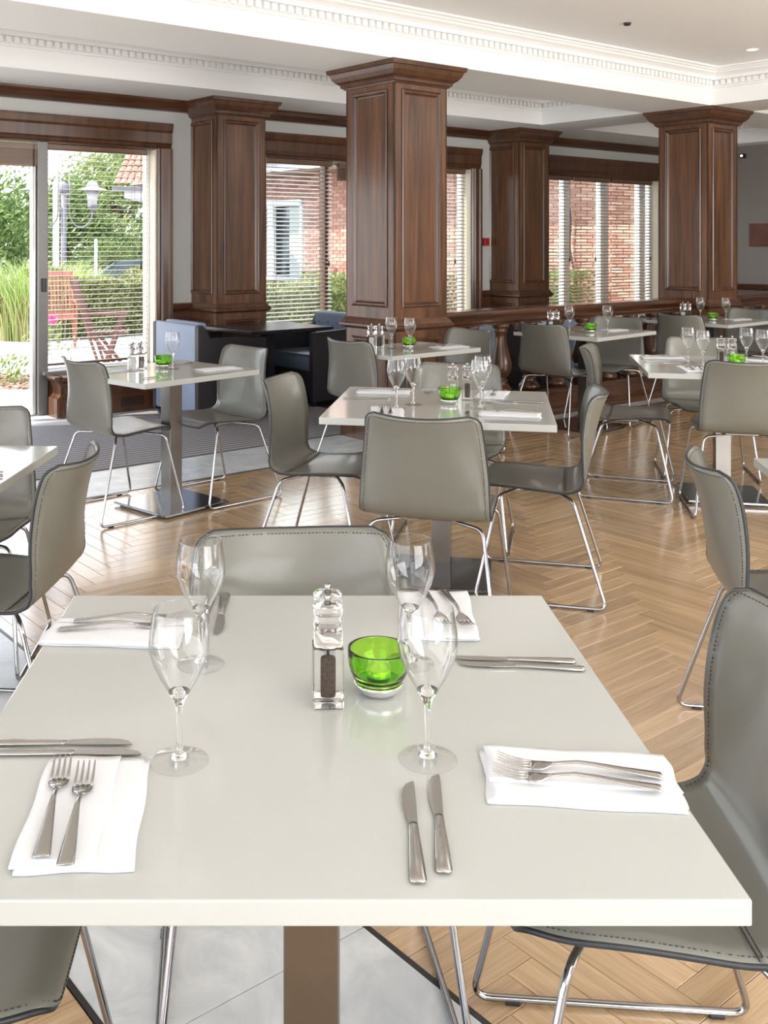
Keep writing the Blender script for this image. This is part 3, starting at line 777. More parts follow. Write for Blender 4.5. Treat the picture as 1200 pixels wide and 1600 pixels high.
def make_knife():
    r = thing('table_knife', 'x', 'knife')
    outline_solid([-.100, -.099, -.094, -.06, -.02, .006, .012], [.0050, .0085, .0098, .0088, .0068, .0060, .0055], [.0034]*7, [.0010, .0024, .0032, .0032, .0030, .0028, .0020], MB()).build('handle', M['cutlery'], r)
    b = MB(); ys = [.010, .03, .05, .07, .086, .098, .104]; L = [-.0055, -.0085, -.0105, -.0105, -.0090, -.0045, .0035]; R = [.0055, .0058, .0060, .0060, .0060, .0058, .0050]
    vs = [(x, y, z) for z in (.0030, .0042) for y, l, rr in zip(ys, L, R) for x in (l, rr)]; n = len(ys); fs = []
    for i in range(n-1):
        for o, f in ((0, 0), (2*n, 1)): fs.append((o+2*i, o+2*i+1, o+2*i+3, o+2*i+2))
        fs.append((2*i, 2*i+2, 2*n+2*i+2, 2*n+2*i)); fs.append((2*i+1, 2*n+2*i+1, 2*n+2*i+3, 2*i+3))
    fs.append((0, 2*n, 2*n+1, 1)); e = 2*n-2; fs.append((e, e+1, 2*n+e+1, 2*n+e))
    b.add(vs, fs).build('blade', M['cutlery'], r); return r
def make_spoon():
    r = thing('dessert_spoon', 'x', 'spoon')
    outline_solid([-.095, -.094, -.06, -.02, .0, .03], [.007, .0085, .0070, .0045, .0032, .003], [.003, .003, .006, .010, .011, .008], [.0012, .0017, .0018, .002, .002, .0016], MB()).build('handle', M['cutlery'], r)
    mb = MB(); vs = []; fs = []; nu, nv = 16, 5
    for j in range(nv+1):
        q = j/nv
        for k in range(nu):
            a = 2*PI*k/nu; vs.append((.019*q*math.cos(a), .055+.028*q*math.sin(a), .0025+.0065*q*q))
    for j in range(nv):
        for k in range(nu): fs.append((j*nu+k, j*nu+(k+1) % nu, (j+1)*nu+(k+1) % nu, (j+1)*nu+k))
    mb.add(vs, fs, True).build('bowl', M['cutlery'], r, fix=False); return r
def soft_slab(mb, w, l, z0, z1, rot=0, ox=0, oy=0, seed=0, fold=True):
    rnd = random.Random(seed); nx, ny = 10, 18; ph = rnd.random()*6
    top = []; bot = []
    for j in range(ny+1):
        for i in range(nx+1):
            u = i/nx*2-1; v = j/ny*2-1
            x = u*w/2; y = v*l/2; x += .0015*math.sin(5*v+ph); y += .002*math.sin(4*u+ph*2)
            e = max(abs(u), abs(v)); drop = max(0, (e-.88)/.12)**2
            z = z1-(z1-z0)*.35*drop+.0008*math.sin(3*u+ph)*math.cos(4*v+ph)
            top.append((x, y, z)); bot.append((x*(1-.012*drop), y*(1-.008*drop), z0))
    n = nx+1; o = len(top); fs = []
    for j in range(ny):
        for i in range(nx):
            a = j*n+i; fs.append((a, a+1, a+n+1, a+n)); fs.append((o+a, o+a+n, o+a+n+1, o+a+1))
    for i in range(nx): fs.append((i, o+i, o+i+1, i+1)); a = ny*n+i; fs.append((a, a+1, o+a+1, o+a))
    for j in range(ny): a = j*n; fs.append((a, a+n, o+a+n, o+a)); a += nx; fs.append((a, o+a, o+a+n, a+n))
    R = Matrix.Translation((ox, oy, 0)) @ Matrix.Rotation(rot, 4, 'Z')
    mb.add(top+bot, fs, True, R)
def make_napkin():
    r = thing('folded_napkin', 'x', 'napkin')
    m = MB(); soft_slab(m, .132, .240, .0002, .0030, 0, .0, 0, 1); m.build('lower_fold', M['linen'], r)
    m = MB(); soft_slab(m, .127, .237, .0028, .0052, .012, -.003, .001, 2); m.build('middle_fold', M['linen'], r)
    m = MB(); soft_slab(m, .094, .238, .0050, .0078, -.012, -.022, .003, 3); m.build('upper_fold', M['linen'], r)
    return r
def make_glass():
    r = thing('wine_glass', 'x', 'wine glass')
    foot = [(0, .0012), (.020, .0010), (.037, .0004), (.0385, .0002), (.0392, .0008), (.0390, .0016), (.037, .0022), (.025, .0040), (.012, .0066), (0, .0070)]
    stem = [(0, .0064), (.0125, .0066), (.0075, .0095), (.0052, .014), (.0042, .025), (.0038, .045), (.0040, .062), (.0052, .074), (.0085, .083), (.0148, .0930), (.0142, .0937), (.0065, .0885), (.002, .0865), (0, .0863)]
    bowl = [(.0148, .0932), (.026, .112), (.0345, .130), (.0395, .147), (.0405, .158), (.0395, .172), (.0372, .187), (.0349, .2015), (.03465, .2030), (.0343, .20345), (.0339, .2030), (.0340, .2015), (.0363, .187), (.0386, .172), (.0396, .158), (.0386, .147), (.0336, .130), (.0251, .1125), (.0142, .0938)]
    MB().lathe(bowl, 40).build('bowl', M['thinglass'], r); MB().lathe(stem, 20).build('stem', M['glass'], r); MB().lathe(foot, 36).build('foot', M['thinfoot'], r)
    return r
def make_candle():
    r = thing('tealight_holder', 'x', 'candle holder')
    out = [(0, .0165), (.030, .0165), (.0375, .022), (.0425, .031), (.0455, .042), (.0470, .055), (.0475, .067), (.0472, .069)]
    inn = [(.0438, .069), (.0434, .067), (.0430, .055), (.0410, .042), (.0375, .032), (.031, .0255), (0, .0245)]
    MB().lathe(out+inn, 44).build('glass_cup', M['greenglass'], r)
    MB().lathe([(0, 0), (.020, 0), (.029, .004), (.0345, .011), (.0378, .0185), (.0370, .0190), (.0300, .0160), (0, .0160)], 36).build('silver_base', M['silver'], r)
    tcup = MB().lathe([(0, .0250), (.0185, .0250), (.0190, .026), (.0190, .0385), (.0183, .0385), (.0180, .036)], 24).build('tealight_cup', M['alu'], r)
    w = MB().lathe([(.0181, .027), (.0181, .036), (.010, .0362), (0, .0358)], 20); w.tube([(0, 0, .0355), (0, 0, .042)], .0006, 5); w.build('wax', M['wax'], tcup); return r
def make_mill(kind):
    r = thing('pepper_mill' if kind == 'pepper' else 'salt_mill', 'x', 'mill')
    MB().bbox(-.0225, .0225, -.0225, .0225, 0, .088, .0022, 2).build('clear_body', M['acrylic'], r)
    f = MB().lathe([(0, .014), (.0108, .014), (.0113, .018), (.0113, .070), (.010, .073), (0, .074)], 18); f.build('%scorns' % kind if kind == 'pepper' else 'salt_grains', M[kind], r)
    MB().lathe([(0, .0885), (.0215, .0885), (.0215, .0905), (0, .0905)], 24).build('steel_collar', M['cutlery'], r)
    vs = []; fs = []; n = 32; prof = [(.0215, .091), (.0215, .112), (.0195, .118), (.0215, .124), (.0190, .131), (.0225, .139), (.0225, .146), (.0205, .148)]
    for q, (h, z) in enumerate(prof):
        for k in range(n):
            a = 2*PI*k/n; c, s = math.cos(a), math.sin(a); e = 6 if q < 3 else 3.2
            d = h/((abs(c)**e+abs(s)**e)**(1/e)); vs.append((d*c, d*s, z))
    m = len(prof)
    for i in range(m-1):
        for k in range(n): fs.append((i*n+k, i*n+(k+1) % n, (i+1)*n+(k+1) % n, (i+1)*n+k))
    fs.append(tuple(range(n))[::-1]); fs.append(tuple((m-1)*n+k for k in range(n)))
    hd = MB().add(vs, fs, True).build('clear_head', M['acrylic'], r)
    k_ = MB().lathe([(0, .1482), (.0052, .1482), (.0052, .160), (.0045, .1615), (0, .1615)], 14); k_.build('steel_knob', M['cutlery'], hd)
    MB().lathe([(0, .0760), (.0022, .0760), (.0022, .0880), (0, .0880)], 8).build('spindle', M['cutlery'], r)
    return r
P = dict(fork=make_fork(), knife=make_knife(), spoon=make_spoon(), nap=make_napkin(), glass=make_glass(), candle=make_candle(), pepper=make_mill('pepper'), salt=make_mill('salt'))
GRP = dict(fork='dinner forks', knife='table knives', spoon='dessert spoons', nap='folded white napkins', glass='wine glasses', candle='green tealight holders', pepper='clear pepper mills', salt='clear salt mills')
def put(k, label, x, y, ang=0, z=.7403, rx=0, ry=0): return dup(P[k], label, (x, y, z), math.radians(ang), GRP[k], rx, ry)
def pair(k, l1, l2, p, q, z=.7403, sp=None, rx=0):   # p -> q is handle end -> tip
    pass
def lay(k, label, hx, hy, tx, ty, z=.7403, rx=0):     # handle end and tip in world metres
    ang = math.degrees(math.atan2(ty-hy, tx-hx))-90
    return put(k, label, (hx+tx)/2, (hy+ty)/2, ang, z, rx)
NZ = .7403+.0080
# --- front table
put('nap', 'white folded napkin with two forks at the near left corner of the front table', -.253, 1.226, 3.5)
lay('fork', 'left-hand fork on the napkin at the near left of the front table', -.283, 1.12, -.306, 1.325, NZ)
lay('fork', 'right-hand fork on the napkin at the near left of the front table', -.253, 1.105, -.272, 1.31, NZ)
lay('knife', 'farther of two knives pointing right at the left edge of the front table', -.432, 1.392, -.228, 1.390)
lay('knife', 'nearer of two knives pointing right at the left edge of the front table', -.415, 1.366, -.211, 1.362)
put('nap', 'white folded napkin under two forks at the far left of the front table', -.318, 1.79, 86)
lay('fork', 'farther fork on the napkin at the far left of the front table', -.395, 1.818, -.20, 1.842, NZ)
lay('fork', 'nearer fork on the napkin at the far left of the front table', -.418, 1.778, -.215, 1.802, NZ)
lay('knife', 'right-hand knife at the far edge of the front table behind the left glasses', -.141, 1.983, -.142, 1.780)
lay('knife', 'left-hand knife at the far edge of the front table behind the left glasses', -.166, 1.985, -.172, 1.782)
put('nap', 'white folded napkin at the far right of the front table behind the glasses', .254, 1.872, 176)
lay('fork', 'left-hand fork on the far right napkin of the front table', .245, 1.965, .262, 1.79, NZ)
lay('fork', 'right-hand fork on the far right napkin of the front table', .283, 1.968, .302, 1.78, NZ)
lay('knife', 'farther of two knives pointing left at the right edge of the front table', .456, 1.662, .255, 1.677)
lay('knife', 'nearer of two knives pointing left at the right edge of the front table', .464, 1.632, .262, 1.655)
put('nap', 'white folded napkin with two forks at the near right of the front table', .360, 1.297, -96)
lay('fork', 'nearer fork on the right napkin of the front table', .437, 1.262, .262, 1.292, NZ)
lay('fork', 'farther fork on the right napkin of the front table', .455, 1.290, .266, 1.322, NZ)
lay('knife', 'left knife of the pair at the near edge of the front table', .129, 1.085, .142, 1.288)
lay('knife', 'right knife of the pair at the near edge of the front table', .159, 1.102, .177, 1.305)
put('glass', 'clear wine glass nearest us on the left of the front table', -.1571, 1.347, 0)
put('glass', 'clear wine glass behind the left one on the front table', -.158, 1.655, 0)
put('glass', 'clear wine glass nearest us on the right of the front table', .1731, 1.352, 0)
put('glass', 'clear wine glass behind the green tealight holder on the front table', .184, 1.660, 0)
put('candle', 'green glass tealight holder with silver base on the front table', .124, 1.552)
put('pepper', 'clear square pepper mill full of peppercorns on the front table', .045, 1.517, 2)
put('salt', 'clear mill standing right behind the pepper mill on the front table', .0465, 1.566, -1)
# --- helper to lay other tables: local coordinates on the table
def setting(tn, where, lx, ly, rot, what, dz=0):
    t = T[tn]; c = t.location; a = t.rotation_euler.z
    def wp(x, y): return (c.x+x*math.cos(a)-y*math.sin(a), c.y+x*math.sin(a)+y*math.cos(a))
    x, y = wp(lx, ly); return x, y, math.degrees(a)+rot
def place(tn, k, label, lx, ly, rot=0, z=.7403):
    x, y, r = setting(tn, '', lx, ly, rot, ''); return put(k, label, x, y, r, z)
# middle table
N2 = 'of the middle table'
place(2, 'nap', 'folded napkin at the near left '+N2+' beside the chair back', -.20, -.28, 6)
place(2, 'fork', 'left fork on the near left napkin '+N2, -.225, -.27, 6, NZ); place(2, 'fork', 'right fork on the near left napkin '+N2, -.19, -.27, 6, NZ)
place(2, 'nap', 'folded napkin at the far left corner '+N2, -.275, .27, 92)
place(2, 'fork', 'fork on the far left napkin '+N2, -.28, .275, -90, NZ)
place(2, 'nap', 'folded napkin at the far right '+N2, .21, .27, 172)
place(2, 'fork', 'fork on the far right napkin '+N2, .22, .28, 176, NZ)
place(2, 'nap', 'folded napkin at the near right corner '+N2, .285, -.24, 88)
place(2, 'fork', 'wavy-looking fork on the near right napkin '+N2, .29, -.22, 88, NZ)
place(2, 'knife', 'long knife lying along the left edge '+N2, -.33, .06, -85)
place(2, 'knife', 'knife lying near the right edge '+N2, .33, .09, 86)
place(2, 'spoon', 'spoon behind the left glasses '+N2, -.045, .33, 150); place(2, 'knife', 'knife at the near right beside the stem '+N2, .12, -.30, 2)
for l, x, y in (('nearest left', -.175, -.17), ('rear left', -.115, -.06), ('nearest right', .165, -.11), ('rear right', .175, .05)):
    place(2, 'glass', 'wine glass, %s of the four on the middle table' % l, x, y)
place(2, 'candle', 'green glass tealight holder on the middle table', .035, .0)
place(2, 'salt', 'left one of the two clear mills on the middle table', .045, .10, 4); place(2, 'pepper', 'right one of the two clear mills on the middle table', .107, .115, 4)
# window table
N3 = 'the table by the left window'
place(3, 'nap', 'folded napkin at the right corner of '+N3, .23, -.17, 78); place(3, 'nap', 'folded napkin at the left side of '+N3, -.20, .18, 84)
place(3, 'knife', 'knife at the back edge of '+N3, .22, .13, 95); place(3, 'knife', 'knife at the near corner of '+N3, -.20, -.19, -90)
place(3, 'glass', 'wine glass on '+N3, .075, .02); place(3, 'candle', 'green glass tealight holder on '+N3, .07, .105 - .09 + .08)
place(3, 'salt', 'left clear mill on '+N3, -.13, .10, -5); place(3, 'pepper', 'right clear mill on '+N3, -.075, .10, -5)
# left edge table
place(4, 'knife', 'nearer knife on the table cut by the left picture edge', .33, -.02, 94); place(4, 'knife', 'farther knife on the table cut by the left picture edge', .31, .035, 94)
# table before the column
N5 = 'the small table before the central column'
place(5, 'glass', 'wine glass, left of the pair on '+N5, -.09, .05); place(5, 'glass', 'wine glass, right of the pair on '+N5, -.04, -.07)
place(5, 'candle', 'green glass tealight holder on '+N5, .02, .0); place(5, 'salt', 'left clear mill on '+N5, -.20, .12, 0); place(5, 'pepper', 'right clear mill on '+N5, -.15, .10, 0)
place(5, 'nap', 'folded napkin at the right end of '+N5, .26, -.13, 80); place(5, 'fork', 'fork on the napkin at the right end of '+N5, .26, -.13, 80, NZ)
place(5, 'knife', 'knife at the far right edge of '+N5, .27, .16, 85)
N6 = 'the table by the balustrade'
place(6, 'glass', 'wine glass, left of the pair on '+N6, -.14, .05); place(6, 'glass', 'wine glass, right of the pair on '+N6, .07, -.15)
place(6, 'candle', 'green glass tealight holder on '+N6, -.07, -.09); place(6, 'salt', 'left clear mill on '+N6, -.17, .20); place(6, 'pepper', 'right clear mill on '+N6, -.12, .18)
place(6, 'nap', 'folded napkin on '+N6, .22, -.10, 80); place(6, 'knife', 'knife on '+N6, .22, .10, 85)
N7 = 'the right-hand table'
place(7, 'nap', 'folded napkin at the far left corner of '+N7, -.28, .27, 92); place(7, 'fork', 'fork on the far left napkin of '+N7, -.28, .27, -90, NZ)
place(7, 'knife', 'knife along the left edge of '+N7, -.31, .06, -88); place(7, 'nap', 'rolled napkin beside the left glasses of '+N7, -.19, -.26, 4)
place(7, 'fork', 'left fork on the near napkin of '+N7, -.215, -.26, 4, NZ); place(7, 'fork', 'right fork on the near napkin of '+N7, -.17, -.26, 4, NZ)
for l, x, y in (('rear left', -.17, .06), ('nearest left', -.125, -.14), ('rear right', .15, .10), ('nearest right', .21, -.02)):
    place(7, 'glass', 'wine glass, %s of the four on the right-hand table' % l, x, y)
place(7, 'candle', 'green glass tealight holder on '+N7, .06, -.09); place(7, 'pepper', 'left clear mill on '+N7, .0, .02); place(7, 'salt', 'right clear mill on '+N7, .06, .03)
place(7, 'nap', 'folded napkin at the far right of '+N7, .27, .20, 60)
N8 = 'the far table below the right column'
place(8, 'glass', 'wine glass, left of the pair on '+N8, -.16, .02); place(8, 'glass', 'wine glass, right of the pair on '+N8, -.04, -.15)
place(8, 'candle', 'green glass tealight holder on '+N8, -.08, -.05); place(8, 'salt', 'left clear mill on '+N8, -.24, .14); place(8, 'pepper', 'right clear mill on '+N8, -.19, .12)
place(8, 'nap', 'folded napkin on '+N8, .2, -.12, 80)
for k in list(P.values()): hidden_proto(k)

# ================================================================== armchairs and black table by the middle window
def armchair(label, a, b, rz, tufted=False, group='dark armchairs with blue backs'):
    r = thing('armchair', label, 'armchair', W(a, b, .0085 if a < .3 else .0015), ANG+rz, group)       # faces +x local, back at x=-.32
    MB().bbox(-.33, -.27, -.32, .32, .06, .77, .02, 3, smooth=True).build('outer_back', M['blue'] if not tufted else M['blackv'], r)
    bk = MB().bbox(-.275, -.19, -.27, .27, .40, .785, .03, 4, smooth=True)
    bk.build('back_cushion', M['blue'], r)
    bt = MB()
    for i in range(4):
        for j in range(2): bt.lathe([(0, .006), (.008, .004), (.011, 0)], 10, Matrix.Translation((-.188, -.2+.133*i, .55+.14*j)) @ Matrix.Rotation(PI/2, 4, 'Y'))
    bt.build('buttons', M['bluedark'], r)
    for s in (-1, 1):
        MB().extr([(-.33, .05), (-.33, .76), (-.29, .77), (-.26, .74), (-.22, .665), (.32, .645), (.32, .05)], 'y', s*.33-.025, s*.33+.025).build('arm_panel', M['blackv'], r)
    MB().bbox(-.26, .31, -.30, .30, .30, .45, .03, 3, smooth=True).build('seat_cushion', M['bluedark'], r)
    MB().box(-.28, .30, -.30, .30, .09, .31).build('seat_base', M['blackv'], r)
    for sx in (-.28, .28):
        for sy in (-.31, .31): MB().box(sx-.02, sx+.02, sy-.02, sy+.02, 0, .10).build('leg', M['black'], r)
    return r
armchair('black-sided armchair with pale blue back just right of the left window table', -.60, 1.60, 0)
ac = armchair('slate blue button-back armchair beside the central column under the middle window', .62, 1.72, PI)
armchair('pale blue armchair seen between the balusters nearest the central column', 1.78, .56, 0)
armchair('pale blue armchair seen between the balusters near the right column', 3.15, .66, 0)
def black_table(label, a, b, sa, sb, zt=.70):
    r = thing('lounge_table', label, 'table', W(a, b, .0085 if a < .3 else .0015), ANG)
    MB().bbox(-sa/2, sa/2, -sb/2, sb/2, zt-.028, zt, .003, 2).build('tabletop', M['black'], r)
    MB().box(-.04, .04, -.04, .04, .02, zt-.03).build('pedestal', M['black'], r); MB().bbox(-.2, .2, -.2, .2, 0, .02, .003, 1).build('base_plate', M['black'], r); return r
black_table('black lacquered lounge table between the two armchairs under the middle window', -.02, 1.58, .86, .72)
black_table('black lacquered lounge table behind the balustrade', 2.45, .70, .60, .60, .62)
def low_cup(label, a, b, z):
    r = thing('sugar_bowl', label, 'bowl', W(a, b, z), 0); MB().lathe([(0, 0), (.03, 0), (.04, .02), (.042, .055), (.038, .055), (.036, .02), (0, .008)], 20).build('bowl', M['upvc'], r)
    MB().lathe([(0, .072), (.008, .07), (.012, .062), (.038, .056), (0, .056)], 16).build('lid', M['steel'], r); return r
low_cup('small white lidded bowl on the black lounge table behind the balustrade', 2.4, .62, .62)

# ================================================================== small wall and ceiling things
fa = thing('fire_alarm_call_point', 'small red fire alarm call point on the white wall strip left of the pilaster', 'fire alarm', W(3.645, WB, 1.43), ANG)
MB().bbox(-.045, .045, -.045, 0, -.045, .045, .004, 2).build('case', M['red'], fa)
MB().bbox(-.024, .024, -.048, -.044, -.022, .022, .001, 1).build('press_panel', plain('dark_red_panel', (.2, .015, .02), .4), fa)
pc = thing('framed_picture', 'rust-coloured picture on the taupe wall at the far right', 'picture', W(7.675, 1.05, 1.52), ANG)
MB().bbox(-.03, 0, -.41, .41, -.148, .148, .004, 1).build('frame', M['picture'], pc); MB().box(-.033, -.029, -.385, .385, -.125, .125).build('canvas', M['picture'], pc)
def downlight(label, x, y, z, lit=True):
    r = thing('ceiling_downlight', label, 'ceiling light', (x, y, z))
    MB().lathe([(.040, -.001), (.052, -.001), (.055, -.004), (.050, -.008), (.040, -.006)], 24, closed=True).build('trim_ring', M['upvc'], r)
    MB().lathe([(0, -.003), (.040, -.003), (.040, -.001), (0, -.001)], 20).build('lamp_face', M['lamp'] if lit else M['strip'], r)
    return r
Yl = 1585*(ZC-1.43)/(378-77); downlight('lit recessed ceiling downlight at the upper right', (1175-465)/1585*Yl, Yl, ZC)
Yl = 1585*(ZC-1.43)/(378-36)
sd = thing('smoke_detector', 'small dark ceiling sensor near the top edge right of centre', 'sensor', ((980-465)/1585*Yl, Yl, ZC))
MB().lathe([(0, -.02), (.018, -.02), (.026, -.012), (.028, 0), (0, 0)], 20).build('housing', M['strip'], sd)
sp = thing('wall_spotlight', 'tiny lit spotlight on the taupe wall beside the right column', 'spotlight', W(7.66, 1.55, 2.56), ANG)
MB().bbox(-.05, .02, -.03, .03, -.03, .03, .01, 2).build('housing', M['strip'], sp); MB().lathe([(0, 0), (.013, 0), (.013, .004), (0, .004)], 16, Matrix.Translation((-.05, 0, 0)) @ Matrix.Rotation(-PI/2, 4, 'Y')).build('lamp_face', M['lamp'], sp)

# ================================================================== OUTSIDE
gnd = struct(room(MB().box(-40, 60, 2.63, 80, -.5, -.42).build('car_park', M['asphalt'])))
pv = room(MB().box(-14, 8.5, 2.62, 5.2, -.44, -.03).build('terrace', M['paving'])); struct(pv)
k = 0
for i in range(-14, 8):
    for j in range(4):
        MB().bbox(i*1.0+.004, i*1.0+.996, 2.64+j*.62+.004, 2.64+j*.62+.616, -.032, -.018, .003, 1).build('paving_slab', M['paving'], pv)
struct(room(MB().box(-14, 8.5, 5.2, 11.5, -.44, -.05).build('garden_path', M['paving'])))
struct(MB().box(-4.8, -2.1, 9.8, 11.1, -.44, -.03).build('mulch_bed', M['mulch']))
def leaves(mb, pts, s0, s1, rnd):
    for p in pts:
        s = rnd.uniform(s0, s1); a = Vector((rnd.gauss(0, 1), rnd.gauss(0, 1), rnd.gauss(0, 1))).normalized(); b = a.orthogonal().normalized(); c = a.cross(b)
        p = Vector(p); mb.v += [tuple(p-b*s), tuple(p+c*s*.45), tuple(p+b*s), tuple(p-c*s*.45)]; k = len(mb.v)-4; mb.f.append([k, k+1, k+2, k+3]); mb.sm.append(False)
def tree(label, x, y, z0, h, r, n, mat='leaf', seed=1, name='tree', cat='tree', low=.12, ls=(.05, .12), group='trees beyond the garden'):
    rnd = random.Random(seed); t = thing(name, label, cat, (x, y, z0), 0, group)
    tr = MB(); tr.tube(catmull([(0, 0, 0), (.1, 0, h*.3), (-.05, .1, h*.6), (.1, 0, h*.85)], 3), [.16*(1-i/12) for i in range(10)], 7)
    blobs = []
    for k in range(26):
        a = rnd.uniform(0, 2*PI); q = rnd.random()**.5*r*.72; zz = rnd.uniform(low, .93)*h; q *= 1-.55*max(0, (zz/h-.5)/.5)
        blobs.append((q*math.cos(a), q*math.sin(a), zz, rnd.uniform(.28, .48)*r))
        tr.tube([(0, 0, zz*.6), (q*math.cos(a)*.6, q*math.sin(a)*.6, zz*.9), (q*math.cos(a), q*math.sin(a), zz)], [.05, .03, .015], 5)
    tr.build('trunk', M['bark'], t); mb = MB(); pts = []
    for k in range(n):
        bx, by, bz, br = rnd.choice(blobs); d = Vector((rnd.gauss(0, 1), rnd.gauss(0, 1), rnd.gauss(0, 1))).normalized()*br*rnd.uniform(.55, 1.08)
        if bz+d.z < 0: continue
        pts.append((bx+d.x, by+d.y, bz+d.z*.8))
    leaves(mb, pts, *ls, rnd); sstuff(mb.build('foliage', M[mat], t, fix=False)); return t
tree('bushy green tree left of the open door post, beyond the tall grass', -8.5, 27, -.5, 3.7, 2.7, 14000, 'leaf', 2, ls=(.045, .10))
tree('dark green tree behind the white pole', -7.4, 32.5, -.5, 3.9, 2.2, 12000, 'leaf', 3, ls=(.05, .11))
tree('tall light green tree behind the right lantern of the lamp post', -6.7, 38, -.5, 7.2, 2.5, 14000, 'leaf2', 4, ls=(.06, .12))
tree('tall tree with bare twigs right of the lamp post', -4.5, 33, -.5, 6.8, 2.5, 14000, 'leaf', 5, ls=(.05, .11))
tree('distant light tree just left of the window reveal', -4.4, 45, -.5, 7.0, 3.4, 9000, 'leaf2', 6, ls=(.05, .1))
tree('round evergreen shrub at the foot of the lamp post', -4.9, 26.8, -.5, 1.9, 1.5, 9000, 'leaf', 7, 'shrub', 'shrub', .1, (.02, .05))
tree('leafy tree beyond the brick building eaves', -1.0, 52, -.5, 8.0, 4.0, 5000, 'leaf2', 8)
def hedge(label, a0, a1, b0, b1, h, n, mat='hedge', seed=1, ls=(.02, .05)):
    rnd = random.Random(seed); o = MB(); pts = []
    L = a1-a0; D = b1-b0
    for k in range(n):
        x = rnd.random()*L; face = rnd.random()
        lump = 1+.10*math.sin(x*3+seed)+.06*math.sin(x*7.1)
        if face < .5: p = (x, -.05*rnd.random()+.12*math.sin(x*5)*.5, rnd.random()*h*lump)
        elif face < .9: p = (x, rnd.random()*D, h*lump-rnd.random()*.12)
        else: p = (x, rnd.random()*D, rnd.random()*h*lump)
        pts.append(p)
    leaves(o, pts, *ls, rnd); r = thing('hedge', label, 'hedge', W(a0, b0, -.05), ANG)
    sstuff(o.build('foliage', M[mat], r, fix=False))
    MB().bbox(.1, L-.1, .08, D-.05, 0, h*.84, .08, 2).build('inner_growth', plain('inner_hedge_%d' % seed, (.13, .16, .05), .9, 0, .4, 14), r); return r
hedge('mixed yellow-green hedge behind the garden chairs', 1.05, 3.6, 8.8, 9.7, .95, 14000, 'hedge', 1, (.02, .045))
hedge('low sunny hedge outside the middle window in front of the brick wing', 3.4, 8.0, 7.0, 8.0, .86, 9000, 'hedge', 2, (.02, .05))
hedge('low green hedge outside right of the central column', 6.2, 8.3, 4.4, 5.2, .95, 5000, 'leaf2', 3, (.02, .045))
# tall ornamental grass clumps
def clump(label, x, y, h, r, n, seed):
    rnd = random.Random(seed); t = thing('ornamental_grass', label, 'grass', (x, y, -.05), 0, 'tall grass clumps')
    for nm, mt, cnt, hh in (('green_blades', 'blade', n, 1), ('dry_stalks', 'straw', n//2, .55)):
        mb = MB()
        for k in range(cnt):
            a = rnd.uniform(0, 2*PI); q = rnd.random()**.5*r*.7; bx, by = q*math.cos(a), q*math.sin(a); H = h*hh*rnd.uniform(.6, 1.05); a2 = a+rnd.gauss(0, .7); lean = rnd.uniform(.1, .55)*H
            pts = []
            for i in range(5):
                s = i/4; pts.append(Vector((bx+math.cos(a2)*lean*s*s, by+math.sin(a2)*lean*s*s, H*(s-.18*s**4*1.2))))
            w = rnd.uniform(.006, .012); sd = Vector((-math.sin(a2), math.cos(a2), 0))
            k0 = len(mb.v)
            for i, p in enumerate(pts): ww = w*(1-.85*i/4); mb.v += [tuple(p-sd*ww), tuple(p+sd*ww)]
            for i in range(4): mb.f.append([k0+2*i, k0+2*i+1, k0+2*i+3, k0+2*i+2]); mb.sm.append(False)
        sstuff(mb.build(nm, M[mt], t, fix=False))
    return t
clump('tall green grass clump seen through the open door', -4.05, 15.6, 1.5, .9, 1700, 1)
clump('tall green grass clump left of the door, cut by the picture edge', -5.75, 15.8, 1.5, .9, 1200, 2)
clump('green and straw grass clump just right of the door post', -3.95, 17.5, 1.3, .75, 1300, 3)
# rose and small plants by the terrace edge
rs = thing('rose_bush', 'small rose plant with one pink flower outside the open door', 'rose', (-3.0, 11.9, -.05))
mb = MB(); rnd = random.Random(5)
for k in range(5): mb.tube([(0, 0, 0), (rnd.uniform(-.1, .1), 0, .3), (rnd.uniform(-.2, .3), rnd.uniform(-.1, .1), .55)], .005, 5)
mb.build('stems', M['leaf'], rs)
mb = MB(); leaves(mb, [(rnd.gauss(.05, .13), rnd.gauss(0, .1), rnd.uniform(.08, .55)) for _ in range(160)], .02, .04, rnd); sstuff(mb.build('foliage', M['leaf2'], rs, fix=False))
mb = MB()
for ring, (rr, zz, nn) in enumerate(((.015, .03, 4), (.032, .022, 6), (.05, .012, 7))):
    for k in range(nn):
        a = 2*PI*k/nn+ring; c, s = math.cos(a), math.sin(a)
        mb.add([(0, 0, 0), (c*rr-s*rr*.6, s*rr+c*rr*.6, zz), (c*rr*1.3, s*rr*1.3, zz+.01), (c*rr+s*rr*.6, s*rr-c*rr*.6, zz)], [(0, 1, 2, 3)])
fo = mb.build('flower', M['pink'], rs, fix=False); fo.location = (.13, 0, .56); fo.rotation_euler = (1.1, 0, 0)
for i, (x, y) in enumerate(((-3.35, 10.6), (-2.95, 10.4))):
    t = thing('seedling_plant', 'small leafy plant in the mulch bed, %s one' % ('left', 'right')[i], 'plant', (x, y, -.05), 0, 'small bed plants'); mb = MB(); rnd = random.Random(30+i)
    leaves(mb, [(rnd.gauss(0, .09), rnd.gauss(0, .09), rnd.uniform(.02, .32)) for _ in range(140)], .02, .045, rnd); sstuff(mb.build('foliage', M['leaf2'], t, fix=False)); MB().tube([(0, 0, 0), (.02, 0, .2)], .006, 5).build('stem', M['bark'], t)
